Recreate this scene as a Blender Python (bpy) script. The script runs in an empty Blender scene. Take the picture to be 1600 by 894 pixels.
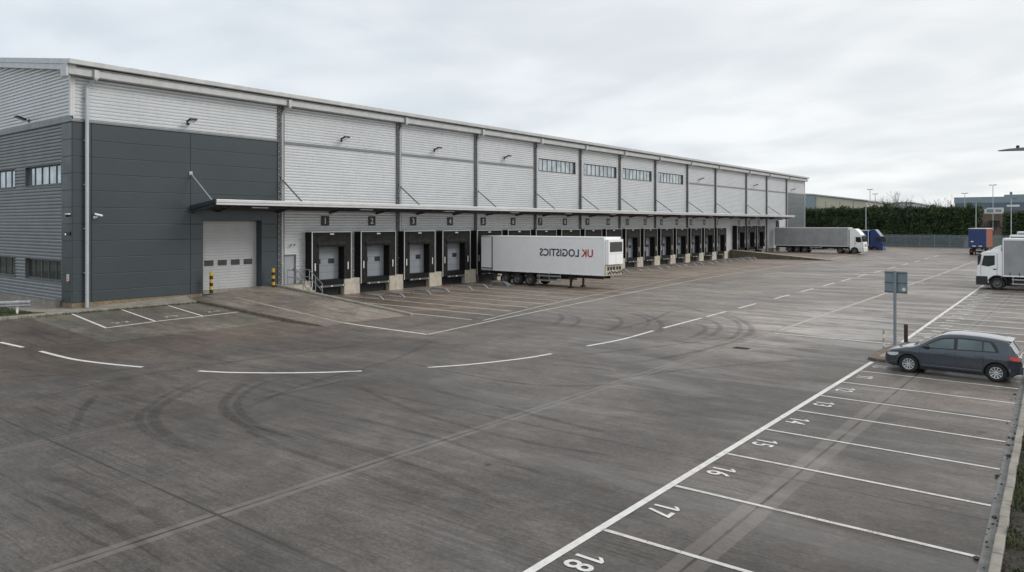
import bpy, bmesh, math, random
from mathutils import Vector, noise
random.seed(7)
R = math.radians
scn = bpy.context.scene
col = scn.collection
# ---------------------------------------------------------------- camera figures (level camera with lens shift)
F_, HZ, CH, CX = 1164.0, 350.0, 5.3, 45.2
TH = math.atan(915 / F_); SN, CS = math.sin(TH), math.cos(TH)
RAMP_H, RAMP_X = 1.0, 13.8
def hz(x, y):
    if y < 24.3 and x < 10.3:
        return 0.42 * (1 - max(0, x - 1.45) / 8.85)
    if 24.3 <= y <= 30.4 and x < RAMP_X:
        return (.60 + .42 * min(1, (y - 24.3) / 5.)) * (1 - max(0, x) / RAMP_X)
    if y >= 113 and x < 20:
        return h2(x, y)
    return 0.0
def h2(x, y):
    a = 1.2 * max(0, 1 - max(x, 0) / 15)
    b = .4 if x < 13 else .4 * max(0, 1 - (x - 13) / 7)
    t = min(1, max(0, (y - 113) / 8)); t = t * t * (3 - 2 * t)
    return a * (1 - t) + b * t
def G(px, py):
    z = 0.0
    for _ in range(6):
        Z = F_ * (CH - z) / (py - HZ); X = (px - 800) / F_ * Z
        x = CX + X * CS - Z * SN; y = X * SN + Z * CS
        z = hz(x, y)
    return (x, y)
# ---------------------------------------------------------------- materials
def new_mat(name):
    m = bpy.data.materials.new(name); m.use_nodes = True
    nt = m.node_tree
    return m, nt, nt.nodes['Principled BSDF']
def N(nt, t, **k):
    n = nt.nodes.new(t)
    for a, b in k.items(): setattr(n, a, b)
    return n
def L(nt, a, b): nt.links.new(a, b)
def math_(nt, op, a, b=None, c=None):
    n = N(nt, 'ShaderNodeMath', operation=op)
    for i, v in enumerate((a, b, c)):
        if v is None: continue
        if isinstance(v, (int, float)): n.inputs[i].default_value = v
        else: L(nt, v, n.inputs[i])
    return n.outputs[0]
def noise_(nt, vec, scale, detail=4, rough=.55, dist=0):
    n = N(nt, 'ShaderNodeTexNoise'); n.inputs['Scale'].default_value = scale
    n.inputs['Detail'].default_value = detail; n.inputs['Roughness'].default_value = rough
    n.inputs['Distortion'].default_value = dist
    if vec is not None: L(nt, vec, n.inputs['Vector'])
    return n.outputs['Fac']
def ramp_(nt, f, a, b, lo=0., hi=1., smooth=True):
    n = N(nt, 'ShaderNodeMapRange'); n.interpolation_type = 'SMOOTHSTEP' if smooth else 'LINEAR'
    L(nt, f, n.inputs[0])
    for i, v in zip((1, 2, 3, 4), (a, b, lo, hi)): n.inputs[i].default_value = v
    return n.outputs[0]
def mix_(nt, f, a, b, mode='MIX'):
    n = N(nt, 'ShaderNodeMix', data_type='RGBA', blend_type=mode)
    for i, v in ((0, f), (6, a), (7, b)):
        if isinstance(v, (int, float)): n.inputs[i].default_value = v
        elif isinstance(v, (tuple, list)): n.inputs[i].default_value = (*v[:3], 1)
        else: L(nt, v, n.inputs[i])
    return n.outputs[2]
def scaled(nt, vec, sx, sy, sz):
    n = N(nt, 'ShaderNodeMapping'); n.inputs['Scale'].default_value = (sx, sy, sz); L(nt, vec, n.inputs['Vector']); return n.outputs[0]
def pos(nt): return N(nt, 'ShaderNodeNewGeometry').outputs['Position']
def objco(nt): return N(nt, 'ShaderNodeTexCoord').outputs['Object']

def mat(name, c, rough=.6, metal=0., var=.12, vs=1.5, dirt=0., bump=0., spec=.5, coat=0.):
    m, nt, p = new_mat(name)
    co = objco(nt)
    f = noise_(nt, co, vs, 5, .6)
    v = ramp_(nt, f, .3, .7, 1 - var, 1 + var)
    cc = mix_(nt, 1., c, (1, 1, 1), 'MULTIPLY')
    n = N(nt, 'ShaderNodeVectorMath', operation='SCALE'); n.inputs[0].default_value = c[:3]; L(nt, v, n.inputs['Scale'])
    out = n.outputs[0]
    if dirt:
        d = ramp_(nt, noise_(nt, scaled(nt, co, 3, 3, .6), 1.2, 6, .7), .48, .75, 0, dirt)
        out = mix_(nt, d, out, (.10, .085, .07))
    L(nt, out, p.inputs['Base Color'])
    L(nt, ramp_(nt, noise_(nt, co, vs * 2.3, 3), .3, .7, rough * .85, min(1, rough * 1.12)), p.inputs['Roughness'])
    p.inputs['Metallic'].default_value = metal
    p.inputs['Specular IOR Level'].default_value = spec
    p.inputs['Coat Weight'].default_value = coat
    p.inputs['Coat Roughness'].default_value = .06
    if bump:
        b = N(nt, 'ShaderNodeBump'); b.inputs['Distance'].default_value = bump; b.inputs['Strength'].default_value = .5
        L(nt, noise_(nt, co, 14, 5), b.inputs['Height']); L(nt, b.outputs[0], p.inputs['Normal'])
    return m

def concrete_yard(name, base, brown_x=17.5, streak=1., joints=True, tint=(.60, .53, .47)):
    m, nt, p = new_mat(name)
    P = pos(nt)
    sx = N(nt, 'ShaderNodeSeparateXYZ'); L(nt, P, sx.inputs[0]); X, Y = sx.outputs[0], sx.outputs[1]
    # brushed concrete streaks across the slabs
    wv = N(nt, 'ShaderNodeVectorMath', operation='MULTIPLY_ADD')
    nv = N(nt, 'ShaderNodeTexNoise'); nv.inputs['Scale'].default_value = .35; nv.inputs['Detail'].default_value = 3; L(nt, P, nv.inputs['Vector'])
    L(nt, nv.outputs['Color'], wv.inputs[0]); wv.inputs[1].default_value = (.5, .5, 0); L(nt, P, wv.inputs[2]); Q = wv.outputs[0]
    s1 = noise_(nt, scaled(nt, Q, .28, 1.1, 1), 1., 8, .66, .5)
    s2 = noise_(nt, scaled(nt, Q, .45, 9., 1), 1., 6, .65)
    s3 = noise_(nt, scaled(nt, P, .9, 34., 1), 1., 3, .6)
    bl = noise_(nt, P, .11, 6, .6, .4)
    fine = noise_(nt, P, 2.6, 8, .72)
    mot = noise_(nt, P, .62, 9, .70, .9)
    a = math_(nt, 'MULTIPLY', ramp_(nt, s1, .32, .68, .84, 1.18), ramp_(nt, s2, .32, .68, 1 - .09 * streak, 1 + .08 * streak))
    a = math_(nt, 'MULTIPLY', a, ramp_(nt, s3, .34, .66, 1 - .08 * streak, 1 + .07 * streak))
    a = math_(nt, 'MULTIPLY', a, ramp_(nt, bl, .3, .7, .80, 1.22))
    a = math_(nt, 'MULTIPLY', a, ramp_(nt, mot, .36, .64, .87, 1.14))
    grain = noise_(nt, scaled(nt, P, .6, 1, 1), 16, 6, .8)
    a = math_(nt, 'MULTIPLY', a, ramp_(nt, fine, .36, .64, .86, 1.13))
    a = math_(nt, 'MULTIPLY', a, ramp_(nt, grain, .36, .64, .70, 1.30))
    # sparse crisp scratches and float marks
    for sx_, sy_, lo, am, ms in ((.30, 7.5, .58, .42, .30), (.55, 17., .58, .42, .5), (.9, 30., .57, .36, .8)):
        th = noise_(nt, scaled(nt, Q, sx_, sy_, 1), 1., 4, .55)
        msk = ramp_(nt, noise_(nt, P, ms, 3), .42, .62, 0, 1)
        a = math_(nt, 'MULTIPLY', a, math_(nt, 'SUBTRACT', 1., math_(nt, 'MULTIPLY', math_(nt, 'MULTIPLY', ramp_(nt, th, lo, lo + .06, 0, 1), msk), am * streak)))
    gv = noise_(nt, scaled(nt, P, .10, 10., 1), 1., 2, .5)
    gm = math_(nt, 'MULTIPLY', ramp_(nt, noise_(nt, scaled(nt, P, .5, .8, 1), .3, 3), .44, .58, .12, 1), ramp_(nt, noise_(nt, P, .9, 4), .35, .6, .4, 1))
    a = math_(nt, 'MULTIPLY', a, math_(nt, 'SUBTRACT', 1.03, math_(nt, 'MULTIPLY', math_(nt, 'MULTIPLY', ramp_(nt, gv, .50, .57, 0, 1), gm), .30 * streak)))
    # darker traffic grooves in bundles
    g1 = ramp_(nt, noise_(nt, scaled(nt, P, .22, 5.5, 1), 1., 6, .75), .55, .72, 0, 1)
    g2 = ramp_(nt, noise_(nt, P, .25, 4), .45, .62, 0, 1)
    a = math_(nt, 'MULTIPLY', a, math_(nt, 'SUBTRACT', 1., math_(nt, 'MULTIPLY', math_(nt, 'MULTIPLY', g1, g2), .30 * streak)))
    a = math_(nt, 'MULTIPLY', a, ramp_(nt, math_(nt, 'ADD', Y, ramp_(nt, bl, .3, .7, -6, 6)), 6, 58, .86, 1.95))  # lightens along Y: grazing sky reflection painted into the colour
    far_streaks = math_(nt, 'MULTIPLY', ramp_(nt, noise_(nt, scaled(nt, P, .10, .55, 1), 1, 7, .68, .8), .46, .64, 0, .36), ramp_(nt, Y, 20, 34, .2, 1))  # paler streaks, stronger farther along Y
    a = math_(nt, 'MULTIPLY', a, math_(nt, 'ADD', 1., far_streaks))
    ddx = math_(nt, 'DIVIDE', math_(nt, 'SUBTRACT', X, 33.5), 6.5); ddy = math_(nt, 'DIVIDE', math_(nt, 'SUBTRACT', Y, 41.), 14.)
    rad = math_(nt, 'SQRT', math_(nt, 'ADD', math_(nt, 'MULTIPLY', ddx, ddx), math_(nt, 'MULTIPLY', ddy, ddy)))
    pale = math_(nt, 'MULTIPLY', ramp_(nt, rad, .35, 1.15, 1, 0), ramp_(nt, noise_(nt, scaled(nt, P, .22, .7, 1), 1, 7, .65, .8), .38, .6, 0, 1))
    a = math_(nt, 'MULTIPLY', a, math_(nt, 'ADD', 1., math_(nt, 'MULTIPLY', pale, .45)))  # elliptical patch: damp sheen painted in as a paler colour
    # per slab tone
    fl = N(nt, 'ShaderNodeCombineXYZ')
    L(nt, math_(nt, 'FLOOR', math_(nt, 'DIVIDE', math_(nt, 'SUBTRACT', X, 25.0), 7.6)), fl.inputs[0])
    L(nt, math_(nt, 'FLOOR', math_(nt, 'DIVIDE', math_(nt, 'SUBTRACT', Y, 7.35), 8.4)), fl.inputs[1])
    wn = N(nt, 'ShaderNodeTexWhiteNoise', noise_dimensions='2D'); L(nt, fl.outputs[0], wn.inputs['Vector'])
    a = math_(nt, 'MULTIPLY', a, ramp_(nt, wn.outputs['Value'], 0, 1, .90, 1.10, False))
    colr = N(nt, 'ShaderNodeVectorMath', operation='SCALE'); L(nt, a, colr.inputs['Scale'])
    br = ramp_(nt, noise_(nt, P, .17, 5, .6), .42, .74, .1, .5)
    nearb = ramp_(nt, math_(nt, 'ADD', X, ramp_(nt, bl, .3, .7, -1.5, 1.5)), brown_x, brown_x - 2.5, 0, .9)
    br = math_(nt, 'MAXIMUM', br, nearb)
    bc = mix_(nt, br, base, tuple(b * t * 2.0 for b, t in zip(base, tint)))
    L(nt, bc, colr.inputs[0])
    out = colr.outputs[0]
    # oil spots and stains
    vo = N(nt, 'ShaderNodeTexVoronoi'); vo.inputs['Scale'].default_value = .42; vo.inputs['Randomness'].default_value = 1; L(nt, P, vo.inputs['Vector'])
    spot = math_(nt, 'MULTIPLY', ramp_(nt, math_(nt, 'ADD', vo.outputs['Distance'], ramp_(nt, fine, .2, .8, -.03, .03)), .035, .055, .8, 0), ramp_(nt, noise_(nt, P, .33, 2), .5, .6, 0, 1))
    out = mix_(nt, spot, out, (.025, .023, .02))
    vo2 = N(nt, 'ShaderNodeTexVoronoi'); vo2.inputs['Scale'].default_value = 1.7; L(nt, P, vo2.inputs['Vector'])
    sp2 = math_(nt, 'MULTIPLY', ramp_(nt, vo2.outputs['Distance'], .03, .05, .5, 0), ramp_(nt, noise_(nt, P, .8, 2), .5, .62, 0, 1))
    out = mix_(nt, sp2, out, (.3, .29, .27))
    stain = ramp_(nt, noise_(nt, scaled(nt, P, .3, .7, 1), 1, 7, .7, 1.), .58, .74, 0, .38)
    out = mix_(nt, stain, out, (.06, .055, .05))
    hgt = None
    if joints:
        def dist(co, off, pitch):
            w = math_(nt, 'PINGPONG', math_(nt, 'SUBTRACT', co, off), pitch / 2)
            return w
        wob = ramp_(nt, noise_(nt, P, 1.3, 4), .3, .7, -.012, .012)
        dx = math_(nt, 'ADD', dist(X, 25.0, 7.6), wob)
        dy = math_(nt, 'ADD', dist(Y, 7.35, 8.4), wob)
        # lighter repaired strips on the two long joints
        for xc, wd, am in ((40.2, .27, .50), (32.6, .17, .55), (25.0, .13, .30)):
            ad = math_(nt, 'ABSOLUTE', math_(nt, 'SUBTRACT', X, xc))
            ad = math_(nt, 'ADD', ad, wob)
            pf = math_(nt, 'MULTIPLY', ramp_(nt, ad, wd, wd + .03, am, 0), ramp_(nt, mot, .3, .6, .55, 1))
            out = mix_(nt, pf, out, tuple(c_ * 2.3 for c_ in base))
        d = math_(nt, 'MINIMUM', dx, dy)
        j = math_(nt, 'MULTIPLY', ramp_(nt, d, .016, .036, .9, 0), ramp_(nt, noise_(nt, P, .6, 3), .35, .55, .45, 1))
        out = mix_(nt, j, out, (.022, .02, .018))
        halo = math_(nt, 'MULTIPLY', ramp_(nt, dy, .02, .15, .25, 0), ramp_(nt, s2, .35, .65, 0, 1))
        out = mix_(nt, halo, out, (.05, .045, .04))
    L(nt, out, p.inputs['Base Color'])
    # damp patches
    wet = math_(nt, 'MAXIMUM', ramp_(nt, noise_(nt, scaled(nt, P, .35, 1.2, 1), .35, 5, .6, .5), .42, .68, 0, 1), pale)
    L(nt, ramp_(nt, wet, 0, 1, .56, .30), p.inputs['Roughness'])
    p.inputs['Specular IOR Level'].default_value = .5
    b = N(nt, 'ShaderNodeBump'); b.inputs['Distance'].default_value = .01; b.inputs['Strength'].default_value = .35
    L(nt, math_(nt, 'ADD', fine, s3), b.inputs['Height']); L(nt, b.outputs[0], p.inputs['Normal'])
    return m

def paint_mat(name, c, wear=.45, amount=1.):
    m, nt, p = new_mat(name)
    P = pos(nt)
    n1 = noise_(nt, P, 3.5, 8, .75); n2 = noise_(nt, scaled(nt, P, .5, 14, 1), 1, 5, .6); n3 = noise_(nt, P, 28, 3)
    s = math_(nt, 'ADD', math_(nt, 'ADD', math_(nt, 'MULTIPLY', n1, .5), math_(nt, 'MULTIPLY', n2, .25)), math_(nt, 'MULTIPLY', n3, .25))
    al = ramp_(nt, s, wear - .09, wear + .05, 0, amount)
    L(nt, al, p.inputs['Alpha'])
    n = N(nt, 'ShaderNodeVectorMath', operation='SCALE'); n.inputs[0].default_value = c; L(nt, ramp_(nt, n1, .3, .7, .85, 1.08), n.inputs['Scale'])
    L(nt, n.outputs[0], p.inputs['Base Color'])
    p.inputs['Roughness'].default_value = .6
    return m
def tyre_mark_mat(name, amount=.5):
    m, nt, p = new_mat(name)
    P = pos(nt)
    uv = N(nt, 'ShaderNodeUVMap').outputs[0]
    s = N(nt, 'ShaderNodeSeparateXYZ'); L(nt, uv, s.inputs[0])
    edge = ramp_(nt, math_(nt, 'ABSOLUTE', math_(nt, 'SUBTRACT', s.outputs[0], .5)), .25, .5, 1, 0)
    ends = ramp_(nt, math_(nt, 'ABSOLUTE', math_(nt, 'SUBTRACT', s.outputs[1], .5)), .30, .5, 1, 0)
    tread = ramp_(nt, math_(nt, 'PINGPONG', math_(nt, 'MULTIPLY', s.outputs[0], 4.), .5), 0, .5, .6, 1)
    n1 = ramp_(nt, noise_(nt, P, 1.6, 6, .7), .3, .65, .5, 1)
    a = math_(nt, 'MULTIPLY', math_(nt, 'MULTIPLY', edge, ends), math_(nt, 'MULTIPLY', n1, tread))
    L(nt, math_(nt, 'MULTIPLY', a, amount), p.inputs['Alpha'])
    p.inputs['Base Color'].default_value = (.022, .02, .019, 1); p.inputs['Roughness'].default_value = .7
    return m

M = {}
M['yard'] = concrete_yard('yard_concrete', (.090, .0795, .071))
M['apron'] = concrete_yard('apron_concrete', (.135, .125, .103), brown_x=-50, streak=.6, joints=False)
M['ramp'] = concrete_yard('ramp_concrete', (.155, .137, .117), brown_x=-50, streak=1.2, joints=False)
M['pave'] = mat('pavement_concrete', (.27, .25, .215), .85, var=.2, vs=1.2, dirt=.35, bump=.01)
M['kerb'] = mat('kerb_concrete', (.27, .255, .22), .85, var=.2, vs=2, dirt=.5, bump=.01)
M['channel'] = mat('channel_concrete', (.17, .17, .165), .7, var=.25, vs=3, dirt=.5, bump=.01)
M['pier'] = mat('dock_pier_concrete', (.50, .46, .38), .85, var=.14, vs=2, dirt=.4, bump=.006)
M['dark_conc'] = mat('dark_retaining_concrete', (.14, .12, .09), .9, var=.3, vs=2, dirt=.5)
M['silver'] = mat('silver_cladding', (.655, .675, .695), .38, .3, var=.03, vs=.35, dirt=.10)
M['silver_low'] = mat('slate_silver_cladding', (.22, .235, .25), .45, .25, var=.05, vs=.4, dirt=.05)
M['slate'] = mat('slate_flat_panel', (.047, .063, .071), .38, .1, var=.05, vs=.35)
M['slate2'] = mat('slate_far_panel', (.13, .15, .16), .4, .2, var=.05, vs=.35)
M['joint'] = mat('panel_joint_black', (.012, .014, .016), .7)
M['trim'] = mat('silver_trim', (.62, .63, .63), .4, .3, var=.05)
M['trim_dark'] = mat('grey_trim', (.20, .215, .225), .45, .2, var=.08)
M['gutter'] = mat('gutter_metal', (.50, .51, .51), .42, .35, var=.08, dirt=.12)
M['roof'] = mat('roof_sheet', (.50, .51, .52), .5, .2, var=.06)
M['pipe'] = mat('downpipe_metal', (.50, .53, .55), .4, .3, var=.06, dirt=.1)
M['column'] = mat('column_metal', (.13, .135, .14), .5, .2, var=.1)
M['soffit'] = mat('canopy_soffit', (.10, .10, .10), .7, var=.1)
M['beam'] = mat('canopy_steel', (.055, .055, .057), .6, var=.1)
M['rubber'] = mat('black_rubber', (.010, .010, .010), .6, var=.2, spec=.2)
M['curtain'] = mat('dock_curtain', (.016, .016, .015), .65, var=.35, vs=2.5, dirt=.12, spec=.2)
M['door_white'] = mat('sectional_door_paint', (.44, .45, .455), .5, var=.05, vs=.7, dirt=.12)
M['door_grey'] = mat('dock_door_paint', (.27, .29, .32), .5, var=.06, vs=.7, dirt=.1)
M['pdoor'] = mat('personnel_door_paint', (.36, .38, .41), .5, var=.05)
M['white'] = mat('white_paint', (.91, .92, .925), .4, var=.02, dirt=.05, coat=.1)
M['white_plain'] = mat('white_plastic', (.75, .75, .73), .5, var=.05)
M['black'] = mat('black_plastic', (.02, .02, .022), .45, var=.15)
M['steel'] = mat('galvanised_steel', (.42, .44, .46), .38, .6, var=.15, vs=4)
M['yellow'] = mat('yellow_paint', (.62, .38, .03), .5, var=.15, vs=5, dirt=.3)
M['red'] = mat('red_paint', (.5, .03, .03), .4, var=.1)
M['tyre'] = mat('tyre_rubber', (.014, .014, .014), .75, var=.3, vs=5)
M['rim'] = mat('wheel_rim', (.62, .63, .64), .3, .5, var=.08)
M['rim_dirty'] = mat('truck_rim', (.13, .13, .13), .5, .4, var=.2, vs=5)
M['chassis'] = mat('chassis_black', (.02, .02, .021), .6, var=.25, vs=4)
M['brick'] = mat('buff_brick_plinth', (.22, .17, .115), .9, var=.25, vs=6)
M['car'] = mat('dark_blue_grey_metallic', (.052, .064, .084), .26, .5, var=.03, coat=1.)
M['light'] = mat('lamp_lens', (.75, .77, .8), .12, .3, var=.1)
M['tail'] = mat('tail_lamp_red', (.55, .015, .01), .15, var=.1, coat=.8)
M['blue'] = mat('blue_truck_paint', (.012, .045, .17), .35, var=.08, coat=.5)
M['navy'] = mat('dark_blue_body', (.025, .035, .09), .45, var=.08)
M['orange'] = mat('terracotta_curtain', (.30, .085, .05), .6, var=.12, vs=2)
M['curtain_grey'] = mat('grey_tarpaulin', (.32, .33, .34), .55, var=.10, vs=.8, dirt=.2, bump=.04)
M['text_navy'] = mat('navy_lettering', (.012, .016, .05), .45)
M['text_red'] = mat('red_lettering', (.42, .015, .03), .45)
M['line'] = paint_mat('white_line_paint', (.74, .73, .70), .40, .96)
M['line_worn'] = paint_mat('worn_line_paint', (.54, .52, .47), .455, .85)
M['line_old'] = paint_mat('very_worn_line_paint', (.46, .45, .42), .475, .6)
M['line_bay'] = paint_mat('bay_line_paint', (.64, .63, .60), .425, .94)
M['line_dock'] = paint_mat('dock_line_paint', (.60, .56, .49), .42, .88)
M['mark'] = tyre_mark_mat('tyre_marks', .26)
M['mark2'] = tyre_mark_mat('faint_tyre_marks', .24)
M['wood'] = mat('dark_timber', (.05, .035, .028), .85, var=.3, vs=6)
M['sign_back'] = mat('sign_back_metal', (.23, .28, .31), .5, .3, var=.08)
M['lichen'] = mat('faded_marker_post', (.36, .36, .20), .8, var=.3, vs=6)
M['island'] = mat('island_brick', (.155, .12, .095), .9, var=.3, vs=5, dirt=.3)
M['cream'] = mat('cream_cladding', (.60, .57, .46), .6, var=.05)
M['bluegrey'] = mat('bluegrey_cladding', (.26, .33, .38), .5, var=.06)
M['bluedark'] = mat('darker_blue_cladding', (.13, .17, .22), .55, var=.06)
M['brown'] = mat('brown_brick', (.17, .12, .10), .9, var=.15)
M['soil'] = mat('dark_soil', (.030, .026, .017), .95, var=.5, vs=3, bump=.06)
M['litter'] = mat('pale_litter', (.5, .5, .46), .7)
def veg_mat(name, a, b, sc=1.2):
    m, nt, p = new_mat(name)
    f = ramp_(nt, noise_(nt, pos(nt), sc, 5, .6), .35, .65, 0, 1)
    L(nt, mix_(nt, f, a, b), p.inputs['Base Color']); p.inputs['Roughness'].default_value = .7
    return m
M['grass'] = veg_mat('grass', (.030, .050, .012), (.060, .075, .022), 2.)
M['field'] = veg_mat('field_grass', (.055, .075, .03), (.085, .095, .045), .08)
M['hedge'] = veg_mat('conifer_leaves', (.018, .036, .014), (.062, .098, .032), .7)
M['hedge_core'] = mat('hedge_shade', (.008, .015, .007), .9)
M['shrub'] = veg_mat('winter_shrub', (.06, .055, .03), (.10, .085, .05), 1.)
M['bark'] = mat('tree_bark', (.085, .075, .062), .9, var=.25, vs=4)
def glass(name, c, metal, rough):
    m, nt, p = new_mat(name)
    f = noise_(nt, pos(nt), .9, 2)
    n = N(nt, 'ShaderNodeVectorMath', operation='SCALE'); n.inputs[0].default_value = c; L(nt, ramp_(nt, f, .35, .65, .8, 1.2), n.inputs['Scale'])
    L(nt, n.outputs[0], p.inputs['Base Color']); p.inputs['Metallic'].default_value = metal; p.inputs['Roughness'].default_value = rough
    return m
M['glass_up'] = glass('coated_window_glass', (.40, .45, .48), .75, .06)
M['glass_dark'] = glass('dark_window_glass', (.035, .04, .04), 0, .05)
M['glass_car'] = glass('tinted_car_glass', (.12, .155, .16), .4, .03)
# ---------------------------------------------------------------- mesh builder
class MB:
    def __init__(s): s.v = []; s.f = []; s.mi = []; s.sm = []; s.m = 0; s.uv = None
    def add(s, vs, fs, smooth=False):
        o = len(s.v); s.v += [tuple(v) for v in vs]
        for f in fs: s.f.append(tuple(i + o for i in f)); s.mi.append(s.m); s.sm.append(smooth)
        return s
    def box(s, x0, x1, y0, y1, z0, z1):
        if x0 > x1: x0, x1 = x1, x0
        if y0 > y1: y0, y1 = y1, y0
        if z0 > z1: z0, z1 = z1, z0
        return s.add([(x, y, z) for x in (x0, x1) for y in (y0, y1) for z in (z0, z1)],
                     [(0, 1, 3, 2), (4, 6, 7, 5), (0, 4, 5, 1), (2, 3, 7, 6), (0, 2, 6, 4), (1, 5, 7, 3)])
    def quad(s, *p): return s.add(p, [tuple(range(len(p)))])
    def prism(s, poly, a, b, axis='y'):
        """poly in the two other axes (xz for y, yz for x, xy for z)"""
        n = len(poly)
        def P(p, t): return {'y': (p[0], t, p[1]), 'x': (t, p[0], p[1]), 'z': (p[0], p[1], t)}[axis]
        vs = [P(p, a) for p in poly] + [P(p, b) for p in poly]
        return s.add(vs, [tuple(range(n))[::-1], tuple(range(n, 2 * n))] + [(i, (i + 1) % n, (i + 1) % n + n, i + n) for i in range(n)])
    def tube(s, pts, r, n=8, r2=None, cap=True):
        pts = [Vector(p) for p in pts]; vs = []; k = len(pts)
        for i, p in enumerate(pts):
            t = (pts[min(i + 1, k - 1)] - pts[max(i - 1, 0)]).normalized()
            u = t.cross(Vector((0, 0, 1)));
            if u.length < 1e-3: u = Vector((1, 0, 0))
            u.normalize(); w = t.cross(u)
            rr = r if r2 is None else r + (r2 - r) * i / (k - 1)
            vs += [p + (u * math.cos(a) + w * math.sin(a)) * rr for a in [2 * math.pi * j / n for j in range(n)]]
        fs = [(i * n + j, i * n + (j + 1) % n, (i + 1) * n + (j + 1) % n, (i + 1) * n + j) for i in range(k - 1) for j in range(n)]
        s.add(vs, fs, n > 4)
        if cap: s.add(vs[:n], [tuple(range(n))[::-1]]); s.add(vs[-n:], [tuple(range(n))])
        return s
    def lathe(s, prof, c, axis='y', n=24, smooth=True):
        """prof list of (radius, along)"""
        vs = []
        for r, a in prof:
            for j in range(n):
                t = 2 * math.pi * j / n; u, w = r * math.cos(t), r * math.sin(t)
                vs.append({'y': (c[0] + u, c[1] + a, c[2] + w), 'z': (c[0] + u, c[1] + w, c[2] + a), 'x': (c[0] + a, c[1] + u, c[2] + w)}[axis])
        k = len(prof)
        return s.add(vs, [(i * n + j, i * n + (j + 1) % n, (i + 1) * n + (j + 1) % n, (i + 1) * n + j) for i in range(k - 1) for j in range(n)], smooth)
    def build(s, name, mats, parent=None, loc=(0, 0, 0), rot=0, bevel=0, seg=2, fix=True):
        me = bpy.data.meshes.new(name); me.from_pydata(s.v, [], s.f)
        if not isinstance(mats, (list, tuple)): mats = [mats]
        for m in mats: me.materials.append(m)
        for p, i, k in zip(me.polygons, s.mi, s.sm): p.material_index = i; p.use_smooth = k
        if s.uv:
            ul = me.uv_layers.new(name='UVMap')
            for lp in me.loops: ul.data[lp.index].uv = s.uv[lp.vertex_index]
        if fix:
            bm = bmesh.new(); bm.from_mesh(me); bmesh.ops.recalc_face_normals(bm, faces=bm.faces); bm.to_mesh(me); bm.free()
        me.update()
        o = bpy.data.objects.new(name, me); col.objects.link(o)
        o.location = loc; o.rotation_euler = (0, 0, rot)
        if parent: o.parent = parent
        if bevel:
            b = o.modifiers.new('bevel', 'BEVEL'); b.width = bevel; b.segments = seg; b.limit_method = 'ANGLE'; b.angle_limit = R(40)
        return o
def tag(o, label=None, cat=None, group=None, kind=None):
    if label: o['label'] = label
    if cat: o['category'] = cat
    if group: o['group'] = group
    if kind: o['kind'] = kind
    return o
def thing(name, label, cat, loc=(0, 0, 0), rot=0, group=None):
    o = bpy.data.objects.new(name, None); col.objects.link(o); o.location = loc; o.rotation_euler = (0, 0, rot)
    o.empty_display_size = .1
    return tag(o, label, cat, group)
def copy_tree(o, parent=None):
    c = o.copy(); col.objects.link(c); c.parent = parent
    for ch in [k for k in list(bpy.data.objects) if k.parent == o]: copy_tree(ch, c)
    return c
def text_mb(s, size, depth=.004, offset=0., width=None):
    """flat text mesh in local xy, centred; returns verts/faces builder"""
    cu = bpy.data.curves.new('lettering', 'FONT'); cu.body = s; cu.size = size; cu.extrude = depth; cu.offset = offset
    cu.align_x = 'CENTER'; cu.align_y = 'CENTER'; cu.resolution_u = 3
    o = bpy.data.objects.new('lettering', cu); col.objects.link(o)
    dg = bpy.context.evaluated_depsgraph_get(); dg.update()
    me = bpy.data.meshes.new_from_object(o.evaluated_get(dg))
    vs = [v.co.copy() for v in me.vertices]; fs = [tuple(p.vertices) for p in me.polygons]
    bpy.data.objects.remove(o); bpy.data.curves.remove(cu); bpy.data.meshes.remove(me)
    x0 = min(v.x for v in vs); x1 = max(v.x for v in vs); y0 = min(v.y for v in vs); y1 = max(v.y for v in vs)
    for v in vs: v.x -= (x0 + x1) / 2; v.y -= (y0 + y1) / 2
    if width:
        k = width / (x1 - x0)
        for v in vs: v.x *= k
    return vs, fs
def put_text(mb, tf, ox, oy, oz, right, up, sc=(1, 1)):
    vs, fs = tf; right = Vector(right); up = Vector(up); nn = right.cross(up); o = Vector((ox, oy, oz))
    mb.add([o + right * v.x * sc[0] + up * v.y * sc[1] + nn * v.z for v in vs], fs)
# ---------------------------------------------------------------- world, sun, camera
w = bpy.data.worlds.new('World'); scn.world = w; w.use_nodes = True; nt = w.node_tree
bg = nt.nodes['Background']; SUN_EL, SUN_AZ = R(38), math.atan2(.55, .84)      # direction towards the sun in the xy plane
sky = N(nt, 'ShaderNodeTexSky', sky_type='NISHITA'); sky.sun_disc = False; sky.sun_elevation = SUN_EL; sky.sun_rotation = math.pi / 2 - SUN_AZ
D = N(nt, 'ShaderNodeTexCoord').outputs['Generated']
sp = N(nt, 'ShaderNodeSeparateXYZ'); L(nt, D, sp.inputs[0])
zc = math_(nt, 'ADD', math_(nt, 'MAXIMUM', sp.outputs[2], 0.), .16)
pl = N(nt, 'ShaderNodeCombineXYZ'); L(nt, math_(nt, 'DIVIDE', sp.outputs[0], zc), pl.inputs[0]); L(nt, math_(nt, 'DIVIDE', sp.outputs[1], zc), pl.inputs[1])
mp = N(nt, 'ShaderNodeMapping'); mp.inputs['Rotation'].default_value = (0, 0, R(25)); mp.inputs['Location'].default_value = (3.1, 1.7, 0); mp.inputs['Scale'].default_value = (1, 1.2, 1); L(nt, pl.outputs[0], mp.inputs['Vector'])
c1 = noise_(nt, mp.outputs[0], .62, 3, .5, .5); c2 = noise_(nt, mp.outputs[0], 1.7, 4, .48, .3)
cl = math_(nt, 'ADD', math_(nt, 'MULTIPLY', c1, .62), math_(nt, 'MULTIPLY', c2, .38))
cf = ramp_(nt, cl, .39, .61, 0, 1)
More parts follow.
